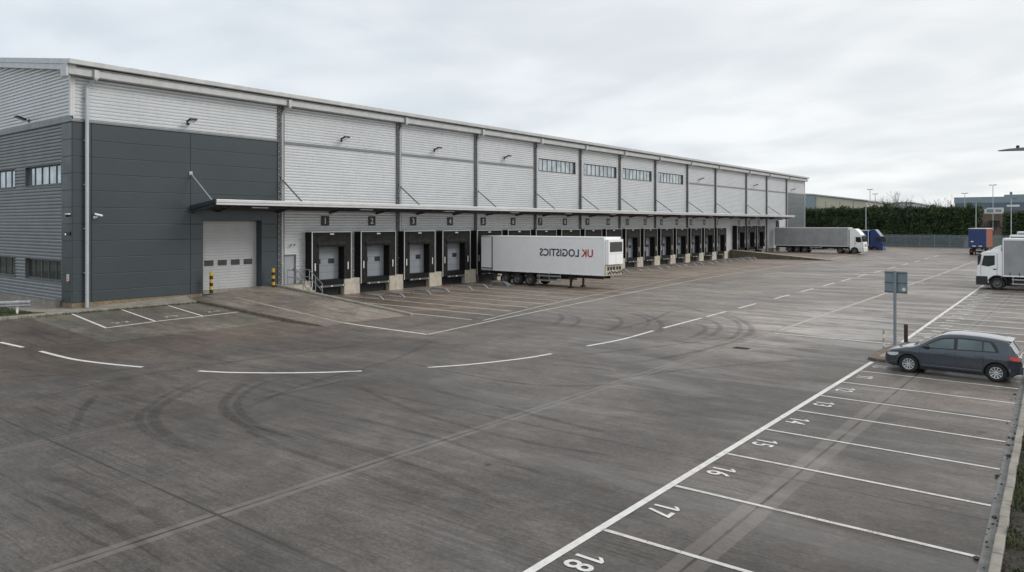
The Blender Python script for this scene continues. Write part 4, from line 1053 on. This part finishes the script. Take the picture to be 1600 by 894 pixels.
# ---------------------------------------------------------------- articulated vehicles
def trailer_box(t, L_, z0, z1, wd, skin, top_trim, wheels, legs=True, rw=.5, curtain=False, rimm=None, doors=None):
    """local: rear at x=0, front at x=L_, centre line y=0"""
    h = wd / 2
    b = MB(); b.box(.12, L_, -h, h, z0, z1); bd = b.build('body', skin, t, bevel=.04)
    b = MB()
    b.box(.10, L_ + .012, -h - .015, h + .015, z1 - .10, z1 + .02); b.box(.10, L_ + .012, -h - .015, h + .015, z0 - .01, z0 + .10)
    b.box(L_ - .10, L_ + .02, -h - .02, -h + .08, z0, z1); b.box(L_ - .10, L_ + .02, h - .08, h + .02, z0, z1); b.build('edge_rail', top_trim, bd, bevel=.015)
    b = MB(); b.m = 0; b.box(.0, .12, -h, h, z0, z1); b.m = 1; b.box(-.012, .0, -.012, .012, z0 + .1, z1 - .1)
    for y in (-.9, -.4, .4, .9): b.tube([(-.03, y, z0 + .1), (-.03, y, z1 - .1)], .02, 6)
    b.build('rear_door', doors or [top_trim, M['black']], t)
    b = MB()
    for y in (-.55, .45): b.box(.4, L_ - .5, y, y + .1, z0 - .32, z0 - .012)
    for x in [1 + 1.6 * k for k in range(int(L_ / 1.6) - 1)]: b.box(x, x + .08, -h + .15, h - .15, z0 - .14, z0 - .013)
    b.box(.1, .2, -h + .1, h - .1, .45, .60); b.box(.15, .22, -.8, -.7, .5, z0); b.box(.15, .22, .7, .8, .5, z0)
    b.build('chassis', M['chassis'], t)
    for x in wheels:
        for s_ in (1, -1): wheel(t, x, s_ * (h - .03), rw, rw, .36, s_, rimm or M['rim_dirty'])
    b = MB()
    for x in wheels: b.box(x - rw - .02, x + rw + .02, -h + .05, -h + .4, 2 * rw + .0, 2 * rw + .05) if 2 * rw + .05 < z0 - .02 else None
    b.box(wheels[0] - .1, wheels[-1] + .1, -.3, .3, rw - .1, rw + .1)
    b.build('axles', M['chassis'], t)
    for s_ in (1, -1):
        b = MB(); xa, xb = wheels[-1] + .8, L_ - 4.2
        for z in (.95 - .02, .55): b.box(xa, xb, s_ * (h - .05), s_ * (h - .02), z - .06, z + .06)
        for x in (xa + .2, (xa + xb) / 2, xb - .1): b.box(x, x + .06, s_ * (h - .09), s_ * (h - .052), .5, z0)
        b.build('side_guard', M['steel'], t)
        b = MB(); b.box(wheels[-1] + 1.3, wheels[-1] + 2.6, s_ * (h - .5), s_ * (h - .1), .62, 1.02); b.build('pallet_box', M['chassis'], t, bevel=.03)
        if legs:
            b = MB(); x = L_ - 3.4; b.box(x - .07, x + .07, s_ * .95 - .07, s_ * .95 + .07, .1, z0); b.box(x - .2, x + .2, s_ * .95 - .14, s_ * .95 + .14, .0, .1); b.build('landing_leg', M['chassis'], t)
    if legs:
        b = MB(); b.tube([(L_ - 3.4, -.95, .8), (L_ - 3.4, .95, .8)], .04, 6); b.tube([(L_ - 3.4, -.95, .3), (L_ - 3.0, -.95, z0)], .03, 6); b.build('leg_brace', M['chassis'], t)
    return bd
# white refrigerated trailer
t = thing('refrigerated_trailer', 'white refrigerated trailer with mirrored lettering, backed onto a dock without its tractor', 'trailer', (1.5, 52.4, 0), 0)
bd = trailer_box(t, 12.85, 1.15, 4.22, 2.6, M['white'], M['white'], [2.7, 4.05, 5.4])
b = MB(); put_text(b, text_mb('LOGISTICS', .86, .002, .014, 3.95), 9.05 - .55, -1.318, 2.92, (-1, 0, 0), (0, 0, 1)); b.build('lettering', M['text_navy'], bd, fix=False)
b = MB(); put_text(b, text_mb('UK', .86, .002, .014, 1.12), 11.25, -1.318, 2.92, (-1, 0, 0), (0, 0, 1)); b.build('lettering', M['text_red'], bd, fix=False)
b = MB()   # folded-back rear door with dark frame
b.m = 0; b.box(.10, 1.28, -1.375, -1.325, 1.22, 4.12); b.m = 1; b.box(1.28, 1.36, -1.385, -1.322, 1.18, 4.16); b.box(.08, 1.28, -1.38, -1.322, 4.12, 4.17); b.box(.08, 1.28, -1.38, -1.322, 1.17, 1.22)
b.box(.1, 1.28, -1.382, -1.374, 1.30, 1.42); b.build('open_rear_door', [M['white'], M['column']], t)
b = MB(); b.m = 0; b.box(12.87, 13.17, -1.15, 1.15, 2.05, 4.05); b.m = 1; b.box(13.165, 13.185, -.95, 1.0, 3.05, 3.85)
for k in range(9): b.m = 2; b.box(13.18, 13.195, -.9, .95, 3.09 + k * .085, 3.12 + k * .085)
b.m = 2; b.box(13.168, 13.175, -1.1, 1.1, 2.9, 2.91); b.box(13.168, 13.175, -.01, .01, 2.1, 2.9)
b.build('cooling_unit', [M['white'], M['black'], M['column']], t, bevel=.015)
b = MB(); b.m = 0; b.box(12.85, 12.98, -1.28, 1.28, 1.15, 2.0); b.m = 1
for y in (-.9, -.45, 0, .5, .95): b.tube([(12.99, y, 1.4 + .1 * math.sin(y * 9)), (13.1, y, 1.45), (13.1, y + .2, 1.3)], .05, 8); b.box(12.98, 13.03, y - .12, y + .12, 1.6, 1.85)
b.build('air_couplings', [M['pier'], M['black']], t)
b = MB()
for x in (1.5, 3.5, 5.6, 7.6, 9.6, 11.6): b.box(x, x + .1, -1.322, -1.316, 1.19, 1.23)
b.build('marker_light', M['yellow'], bd)
def cab(t, x0, paint, low, H=3.7, Lc=2.25, hw=1.24, wz=.5, visor=True, slope=True, deflector=True):
    """cab with nose at x0 looking to +x, on t; front wheel set back"""
    ax_ = x0 - 1.42; A = .60
    arc = [(ax_ + A * math.cos(math.pi * k / 10), .50 + A * math.sin(math.pi * k / 10)) for k in range(11)]
    pr = [(x0 - .02, .42), (x0, .9), (x0 - .01, 1.55), (x0 - .08, 2.0), (x0 - .26, 2.85), (x0 - .42, 3.1), (x0 - .75, min(H, 3.55)), (x0 - 1.3, H), (x0 - Lc, H), (x0 - Lc, .95)]
    if not deflector: pr = pr[:5] + [(x0 - .40, 3.02), (x0 - .6, 3.08), (x0 - Lc, 3.10), (x0 - Lc, .95)]
    full = pr[:-1] + [(x0 - Lc, .95)] + [p for p in arc[::-1] if p[0] > x0 - Lc and p[1] >= .5]
    b = MB(); b.prism(full, -hw, hw, 'y'); cb = b.build('cab', paint, t, bevel=.05)
    b = MB(); fl = [(x0 + .03, .36), (x0 + .05, .95), (x0 - .02, 1.08), (ax_ + A + .06, 1.08), (ax_ + A + .02, .36)]
    b.prism(fl, -hw - .02, hw + .02, 'y'); b.prism([(p[0], p[1]) for p in arc[1:-1]] + [(ax_ + (A + .1) * math.cos(math.pi * k / 10), .5 + (A + .1) * math.sin(math.pi * k / 10)) for k in range(9, 0, -1)], -hw - .015, hw + .015, 'y')
    b.build('bumper', low, cb, bevel=.03)
    ws = lambda z: x0 - .08 - (z - 2.0) * .212
    b = MB(); b.prism([(ws(1.98) + .03, 1.98), (ws(2.84) + .03, 2.84), (ws(2.84) - .10, 2.84), (ws(1.98) - .12, 1.98)], -hw - .004, hw + .004, 'y'); b.build('windscreen', M['glass_dark'], cb)
    b = MB(); b.box(x0 - .03, x0 + .02, -.8, .8, 1.2, 1.26); b.box(x0 - .03, x0 + .02, -.8, .8, 1.35, 1.41); b.box(x0 - .03, x0 + .02, -.8, .8, 1.5, 1.56); b.build('grille', M['black'], cb)
    for s_ in (1, -1):
        b = MB(); y = s_ * (hw + .006); b.prism([(x0 - .34, 1.95), (x0 - .50, 2.74), (x0 - 1.25, 2.76), (x0 - 1.25, 2.0), (x0 - .8, 1.86)], y - .01, y + .01, 'y'); b.build('door_window', M['glass_dark'], cb)
        b = MB(); b.box(x0 - .30, x0 - .305 + .02, y - .004, y + .006, 1.15, 2.8); b.box(x0 - 1.42, x0 - 1.40, y - .004, y + .006, 1.15, 2.9); b.build('door_gap', M['black'], cb)
        b = MB(); b.box(x0 - 1.36, x0 - 1.14, y - .01, y + .03 * s_, 1.62, 1.70); b.build('door_handle', M['black'], cb)
        b = MB(); b.box(x0 + .02, x0 + .065, s_ * .75, s_ * 1.12, .72, .92); b.build('headlight', M['light'], cb, bevel=.02)
        b = MB(); b.tube([(x0 - .35, s_ * hw, 2.8), (x0 - .16, s_ * (hw + .15), 2.72)], .025, 6); b.box(x0 - .2, x0 - .1, s_ * (hw + .08), s_ * (hw + .26), 2.2, 2.72); b.build('mirror', M['black'], cb, bevel=.02)
        wheel(t, ax_, s_ * (hw - .03), .5, .5, .32, s_, M['rim_dirty'])
    if visor:
        b = MB(); b.prism([(x0 - .30, 2.96), (x0 - .12, 2.88), (x0 - .10, 2.92), (x0 - .32, 3.04)], -hw + .1, hw - .1, 'y'); b.build('sun_visor', M['black'], cb)
    if deflector:
        pass
    b = MB(); b.box(x0 - Lc - .3, x0 - .3, -.75, .75, .5, .95); b.build('cab_floor', M['chassis'], t)
    return cb
def artic(label, loc, rot, L_, zt, skin, railm, paint, low, gap=.5, H=3.8):
    t = thing('articulated_lorry', label, 'lorry', loc, rot)
    trailer_box(t, L_, 1.15, zt, 2.5, skin, railm, [2.6, 3.9, 5.2], legs=False)
    x0 = L_ + 2.1 + gap
    cab(t, x0, paint, low, H, 2.2)
    b = MB()
    for y in (-.45, .35): b.box(L_ - 2.5, x0 - 2.0, y, y + .1, .75, 1.02)
    b.box(L_ - 1.6, L_ - .6, -.6, .6, 1.03, 1.12); b.build('tractor_chassis', M['chassis'], t)
    for s_ in (1, -1):
        wheel(t, L_ - 1.35, s_ * 1.2, .5, .5, .5, s_, M['rim_dirty']); wheel(t, L_ - .15 - .05, s_ * 1.2, .5, .5, .5, s_, M['rim_dirty'])
        b = MB(); b.box(x0 - 2.15 - 1.0, x0 - 2.3, s_ * .8, s_ * 1.2, .45, .9); b.build('fuel_tank', M['steel'], t, bevel=.08)
    return t
artic('articulated lorry with a grey curtain-sided trailer and white cab, backed up at the far docks', (.75, 131.9, .404), 0, 12.2, 4.28, M['curtain_grey'], M['white_plain'], M['white'], M['white_plain'], .25, 4.1)
artic('blue-cabbed articulated lorry standing behind the grey curtain-sided one', (-2.3, 153.9, 0), 0, 13.4, 4.1, M['blue'], M['white_plain'], M['blue'], M['blue'], .35, 4.25)
# blue and terracotta trailer far off
t = thing('box_trailer', 'blue-doored trailer with a terracotta side standing alone far across the yard', 'trailer', (29.15, 148.2, 0), math.pi / 2)
trailer_box(t, 9.5, 1.3, 4.45, 2.6, M['orange'], M['orange'], [1.6, 2.9], legs=True, doors=[M['blue'], M['navy']])
b = MB(); b.box(-.02, 9.5, -1.32, 1.32, 4.45, 4.56); b.build('roof', M['white_plain'], t, bevel=.03)
b = MB(); b.box(-.05, -.035, .55, .95, 2.2, 2.4); b.box(-.05, -.035, .2, .75, 1.45, 1.62); b.box(-.05, -.035, -.7, -.2, 1.45, 1.62); b.build('door_stickers', M['white_plain'], t)
b = MB(); b.box(.0, .1, -1.2, 1.2, .5, .75); b.m = 1; b.box(-.03, .0, -1.15, -.8, .52, .68); b.box(-.03, .0, .8, 1.15, .52, .68); b.build('rear_bumper', [M['chassis'], M['tail']], t)
# rigid lorries at the right edge, noses towards -x
def rigid(label, loc, skin, zt, paint, low):
    t = thing('box_lorry', label, 'lorry', loc, math.pi, 'lorries parked at the right edge')
    # nose at local x = 0, body behind (negative x)
    cab(t, 0, paint, low, 3.45, 1.75, 1.22, deflector=False)
    b = MB(); b.prism([(-.85, 3.09), (-1.15, 3.36), (-1.7, 3.62), (-1.7, 3.09)], -1.0, 1.0, 'y'); b.build('wind_deflector', paint, t, bevel=.06)
    b = MB(); b.box(-8.8, -1.82, -1.25, 1.25, 1.12, zt); bd = b.build('body', skin, t, bevel=.05)
    b = MB(); b.box(-8.82, -1.78, -1.27, 1.27, zt - .13, zt + .05); b.box(-8.82, -1.78, -1.27, 1.27, 1.08, 1.2); b.box(-1.86, -1.77, -1.27, -1.17, 1.1, zt); b.box(-1.86, -1.77, 1.17, 1.27, 1.1, zt); b.build('edge_rail', M['white'], bd, bevel=.03)
    b = MB()
    for s_ in (1, -1):
        for x in [-2.3 - .62 * k for k in range(11)]: b.box(x, x + .05, s_ * 1.25, s_ * 1.268, 1.02, 1.42)
    b.build('curtain_buckles', M['black'], bd)
    b = MB()
    for y in (-.5, .4): b.box(-8.6, -1.6, y, y + .1, .78, 1.06)
    b.build('chassis', M['chassis'], t)
    for s_ in (1, -1):
        wheel(t, -6.9, s_ * 1.2, .5, .5, .5, s_, M['rim_dirty'])
        b = MB(); b.box(-6.0, -2.4, s_ * 1.18, s_ * 1.21, .48, .58); b.box(-6.0, -2.4, s_ * 1.18, s_ * 1.21, .82, .92)
        for x in (-2.5, -4.0, -5.9): b.box(x, x + .06, s_ * 1.12, s_ * 1.178, .45, 1.1)
        b.build('side_guard', M['steel'], t); b = MB(); b.box(-3.4, -2.5, s_ * .7, s_ * 1.1, .5, .95); b.build('battery_box', M['chassis'], t, bevel=.03)
    return t
rigid('white-cabbed lorry with a grey curtain-sided body, nearest of the row at the right edge', (37.45, 72.3, 0), M['curtain_grey'], 4.1, M['white'], M['black'])
rigid('lorry with a dark blue body and white roof edge, behind the white-cabbed grey lorry', (37.5, 77.6, 0), M['navy'], 4.3, M['white'], M['black'])
rigid('farthest lorry of the right-hand row, only its pale roof edge showing above the others', (37.7, 82.5, 0), M['blue'], 4.55, M['white'], M['black'])
# ---------------------------------------------------------------- lamp posts
def lamp_post(label, x, y, h, heads=2, rot=0, z=0., name='street_lamp'):
    t = thing(name, label, 'lamp post', (x, y, z), rot, 'lamp posts around the yard')
    b = MB(); b.tube([(0, 0, 0), (0, 0, h)], .11, 8, .07); b.build('pole', M['pipe'], t)
    for s_ in ((1, -1) if heads == 2 else (1,)):
        b = MB(); b.box(s_ * .05, s_ * .5, -.04, .04, h - .08, h - .02); b.prism([(s_ * .3, h - .12), (s_ * 1.05, h - .08), (s_ * 1.0, h + .04), (s_ * .35, h + .06)], -.16, .16, 'y'); b.build('lamp_head', M['column'], t)
    return t
def at(px, py, y):
    u = (px - 800) / F_; Z = y / (u * SN + CS); return CX + u * Z * CS - Z * SN, CH - (py - HZ) * Z / F_
x, h = at(1353, 319, 178); lamp_post('thin pale lamp post in front of the hedge above the blue lorry cab', x, 178, h, 1, 0)
x, h = at(1359.5, 296, 214); lamp_post('twin-headed lamp post rising behind the hedge beside the cream building', x, 214, h, 2, R(-38))
x, h = at(1367.5, 303, 226); lamp_post('shorter twin-headed lamp post just right of the taller one behind the hedge', x, 226, h, 2, R(-38))
x, h = at(1551.5, 289, 215); lamp_post('tallest lamp mast in front of the blue-grey building', x, 215, h, 2, R(-38))
x, h = at(1507.5, 302, 225); lamp_post('lamp post at the left end of the blue-grey building', x, 225, h, 2, R(-38))
x, h = at(1525, 317, 188); lamp_post('pale lamp post rising behind the blue and terracotta trailer', x, 188, h, 1, 0)
x, h = at(1580, 310, 186); lamp_post('pale lamp post nearest the right edge in front of the bank', x, 186, h, 1, 0)
# near street lamp whose head reaches into the frame
t = thing('street_lamp', 'street lamp head with photocell reaching in from the right edge against the sky', 'street lamp', (44.95, 23.9, 0), math.pi, 'lamp posts around the yard')
b = MB(); b.tube([(0, 0, 0), (0, 0, 7.1)], .09, 12, .055); b.tube([(0, 0, 7.1), (.3, 0, 7.27), (1.0, 0, 7.27)], .035, 8); b.build('pole', M['pipe'], t)
b = MB(); b.prism([(.85, 7.225), (1.25, 7.225), (1.27, 7.245), (1.85, 7.262), (1.87, 7.275), (1.6, 7.31), (1.2, 7.325), (.9, 7.325)], -.1, .1, 'y'); b.m = 1; b.lathe([(.04, 7.325), (.04, 7.385), (0, 7.395)], (1.42, 0, 0), 'z', 10); b.build('lamp_head', [M['trim_dark'], M['black']], t, bevel=.02)
# ---------------------------------------------------------------- fence
t = thing('palisade_fence', 'grey-green metal fence along the far end of the yard before the hedge', 'fence', (0, 187.5, 0))
b = MB(); x = -6.
while x < 60: b.box(x, x + .07, -.02, .0, .05, 2.9); x += .16
b.build('pales', M['sign_back'], t)
b = MB(); b.box(-6, 60, .0, .05, .5, .56); b.box(-6, 60, .0, .05, 2.4, 2.46); b.build('rails', M['sign_back'], t)
for k in range(24):
    b = MB(); b.box(-.05, .05, -.06, .06, 0, 3.0); b.build('post', M['trim_dark'], t, loc=(-6 + k * 2.85, 0.1, 0))
# ---------------------------------------------------------------- hedge
def hedge(label, x0, x1, y0, y1, h, n, seed):
    random.seed(seed); t = thing('hedge', label, 'hedge', ((x0 + x1) / 2, y0, 0)); xc = (x0 + x1) / 2
    top = lambda x: h * (1 + .035 * noise.noise(Vector((x * .55, seed, 0))) + .05 * noise.noise(Vector((x * .16, seed, 4)))) + 1.5 * max(0, noise.noise(Vector((x * .8, seed, 9))) - .1)
    yf = lambda x, z: .9 * noise.noise(Vector((x * .45, z * .35, seed))) + .4 * noise.noise(Vector((x * 1.1, z * .9, seed)))
    b = MB(); NX = int((x1 - x0) / 1.2); ZS_ = 8; vs = []
    for i in range(NX + 1):
        x = x0 + (x1 - x0) * i / NX
        for k in range(ZS_ + 1): z = (top(x) - .5) * k / ZS_; vs.append((x - xc, .6 + yf(x, z), z))
        vs.append((x - xc, y1 - y0, top(x) - .6)); vs.append((x - xc, y1 - y0, 0))
    m_ = ZS_ + 3
    b.add(vs, [(i * m_ + k, i * m_ + k + 1, (i + 1) * m_ + k + 1, (i + 1) * m_ + k) for i in range(NX) for k in range(m_ - 1)]); b.add(vs[:m_], [tuple(range(m_))]); b.add(vs[-m_:], [tuple(range(m_))])
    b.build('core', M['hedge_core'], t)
    b = MB()
    for _ in range(n):
        x = random.uniform(x0, x1); T = top(x); r_ = random.random()
        if r_ < .74: z = random.uniform(0, T); y = yf(x, z) + random.uniform(-.1, .7)
        elif r_ < .9: z = T - .4 + random.gauss(0, .22) + max(0, random.gauss(0, .25)); y = random.uniform(0, y1 - y0)
        else: z = random.uniform(0, T); y = random.uniform(.2, y1 - y0); x = random.choice((x0, x1)) + random.gauss(0, .25)
        s_ = random.uniform(.12, .30); a = Vector((random.gauss(0, 1), random.gauss(0, 1), random.gauss(0, 1))).normalized(); u = a.orthogonal().normalized() * s_; v = a.cross(u) * .55
        c = Vector((x - xc, y, z)); b.add([c - u - v * .3, c - u * .1 - v, c + u + Vector((0, 0, s_ * .6)), c + v], [(0, 1, 2, 3)])
    b.build('leaves', M['hedge'], t, fix=False)
    return t
hedge('tall dark clipped conifer hedge along the far boundary behind the lorries', -32, 23.7, 199, 204, 9.1, 60000, 1)
hedge('dark hedge at the right edge beyond the bank', 29.2, 56, 194, 199, 7.6, 22000, 2)
b = MB(); nx = 24; vs = []
for j in range(8):
    for i in range(nx + 1):
        x = 22 + i * 1.6; y = 189.5 + j * 1.6; vs.append((x, y, .1 + 2.6 * math.sin(min(1, j / 6) * math.pi / 2) + .3 * noise.noise(Vector((x * .4, y * .4, 0)))))
b.add(vs, [(j * (nx + 1) + i, j * (nx + 1) + i + 1, (j + 1) * (nx + 1) + i + 1, (j + 1) * (nx + 1) + i) for j in range(7) for i in range(nx)], True); tag(b.build('grass_bank', M['grass']), kind='structure')
# ---------------------------------------------------------------- bare trees and shrubs
def bare_tree(label, x, y, h, seed, spread=.5, z=0, name='bare_tree', thick=.05, group='leafless trees beyond the hedge', cat='tree', levels=5):
    random.seed(seed); t = thing(name, label, cat, (x, y, z), 0, group)
    b = MB(); tw = MB()
    def br(p, d, l, r, lv):
        q = p + d * l; mid = p + d * l * .5 + Vector((random.gauss(0, .03), random.gauss(0, .03), 0)) * l
        (b if lv <= 1 else tw).tube([p, mid, q], r, 5 if lv < 2 else 3, r * .62, False)
        if lv >= levels: return
        for k in range(3 if lv else 5):
            nd = (d + Vector((random.gauss(0, spread), random.gauss(0, spread), random.gauss(.12, spread * .5)))).normalized()
            st_ = p + d * l * random.uniform(.45, 1.0)
            br(st_, nd, l * random.uniform(.55, .8), r * .58, lv + 1)
    br(Vector((0, 0, 0)), Vector((0, 0, 1)), h * .36, h * thick * .35, 0)
    b.build('trunk', M['bark'], t, fix=False); tw.build('branches', M['bark'], t, fix=False)
    return t
for px, py, y, lb, sd_ in ((1394, 306, 240, 'leafless tree with a broad fine crown left of the pale shed', 1), (1411, 300, 238, 'tallest leafless tree rising behind the pale shed', 2), (1425, 312, 246, 'small leafless tree over the right half of the pale shed roof', 5), (1478, 308, 236, 'leafless tree between the pale shed and the blue-grey building', 8),
                           (1384, 312, 236, 'small leafless tree beside the twin-headed lamp posts', 9), (1466, 315, 240, 'low leafless tree left of the larger one near the blue-grey building', 12)):
    x, h = at(px, py, y); bare_tree(lb, x, y, h * 1.2, sd_, .42, levels=5, thick=.035)
for k, (px, y, h, lb) in enumerate(((1540, 200, 5.2, 'brown winter shrub on the bank, leftmost of its clump'), (1552, 202, 5.8, 'brown winter shrub on the bank below the white board'), (1566, 201, 5.2, 'brown winter shrub on the bank, right of the white board'), (1577, 204, 5.6, 'brown winter shrub beside the rightmost lamp post'))):
    x, _ = at(px, 340, y); bare_tree(lb, x, y, h, 20 + k, .6, 1.5, 'winter_shrub', .06, 'winter shrubs on the bank', 'shrub', 5)
# ---------------------------------------------------------------- far buildings
t = thing('cream_building', 'cream industrial shed with a sloping roofline behind the hedge next to the warehouse', 'building', (0, 232, 0))
b = MB(); b.prism([(-60, 0), (-60, 16.5), (-22, 13.9), (-7.2, 11.75), (-7.2, 0)], 0, 40, 'y'); b.build('wall', M['cream'], t)
b = MB(); b.prism([(-61, 16.75), (-61, 17.1), (-22, 14.35), (-6.7, 12.15), (-6.7, 11.85), (-22, 14.0)], -.6, 41, 'y'); b.build('roof', M['pipe'], t)
b = MB(); b.box(-24.5, -21.3, -.5, -.02, 0, 13.6); b.build('blue_panel', M['bluegrey'], t)
b = MB()
for x in (-18.5, -14.5, -10.8): b.box(x, x + .12, -.06, -.01, 0, 12.0)
b.build('wall_joints', M['trim_dark'], t)
t = thing('pale_shed', 'low pale shed with a shallow curved roof seen over the hedge', 'building', (-3, 262, 0))
arc = [(-6.9 + 13.8 * k / 12, 10.9 + 1.15 * math.sin(math.pi * k / 12)) for k in range(13)]
b = MB(); b.prism([(-6.7, 0)] + [(p[0] * .97, p[1] - .05) for p in arc] + [(6.7, 0)], 0, 30, 'y'); b.build('wall', M['silver'], t)
b = MB(); b.prism([(p[0], p[1] - .02) for p in arc] + [(p[0], p[1] + .3) for p in arc[::-1]], -.6, 30.5, 'y'); b.build('roof', M['roof'], t)
x0, z0 = at(1492, 309, 242)
t = thing('industrial_unit', 'wide blue-grey clad industrial unit over brown brick behind the bank at right', 'building', (x0, 242, 0))
b = MB(); b.box(0, 55, .1, 40, 0, 8.9); b.build('brick_wall', M['brown'], t)
b = MB(); b.box(-.2, 11.6, 0, 41, 11.1, 12.75); b.box(11.6, 56, -.05, 41, 11.1, 13.25); b.build('upper_cladding', M['bluegrey'], t)
b = MB(); b.box(0, 55.5, .05, 40, 8.9, 11.1); b.build('lower_cladding', M['bluedark'], t)
b = MB()
for k in range(10): b.box(3 + k * 5, 5.6 + k * 5, .02, .1, 4.5, 6.2)
b.build('window', M['glass_dark'], t)
b = MB(); b.box(12.4, 13.0, 6, 6.6, 12.9, 14.2); b.build('roof_vent', M['trim_dark'], t)
x, z = at(1553, 334, 206)
t = thing('notice_board', 'long white board with faint blue print on posts above the winter shrubs', 'sign', (x, 206, 1.5))
b = MB(); b.box(-1.9, 1.9, -.05, .05, z - 1.5, z - .1); b.build('panel', M['white_plain'], t); b = MB(); b.box(-1.4, -.1, -.06, -.051, z - 1.2, z - .45); b.box(.3, 1.5, -.06, -.051, z - 1.1, z - .5); b.build('print', M['bluegrey'], t)
for xx in (-1.5, 1.5): b = MB(); b.box(xx - .06, xx + .06, .06, .16, 0, z - .3); b.build('post', M['trim_dark'], t)
x, z = at(1583, 323, 185.6)
t = thing('post_sign', 'narrow white sign fixed across the rightmost lamp post', 'sign', (x, 185.7, z)); b = MB(); b.box(-1.1, 1.1, -.04, .04, 0, .38); b.build('panel', M['white_plain'], t)
# distant treeline so the horizon is closed
random.seed(11); b = MB()
for _ in range(9000):
    x = random.uniform(-420, 420); y = random.uniform(420, 440); h = 9 + 4 * noise.noise(Vector((x * .03, 0, 0))) + 2 * noise.noise(Vector((x * .2, 3, 0)))
    c = Vector((x, y, random.uniform(0, h))); s_ = random.uniform(.8, 2.2); a = Vector((random.gauss(0, .5), -1, random.gauss(0, .5))).normalized(); u = a.orthogonal().normalized() * s_; v = a.cross(u)
    b.add([c - u, c - v, c + u, c + v], [(0, 1, 2, 3)])
tag(b.build('far_treeline', M['shrub'], fix=False), 'far-off line of winter trees on the horizon', 'trees', kind='stuff')
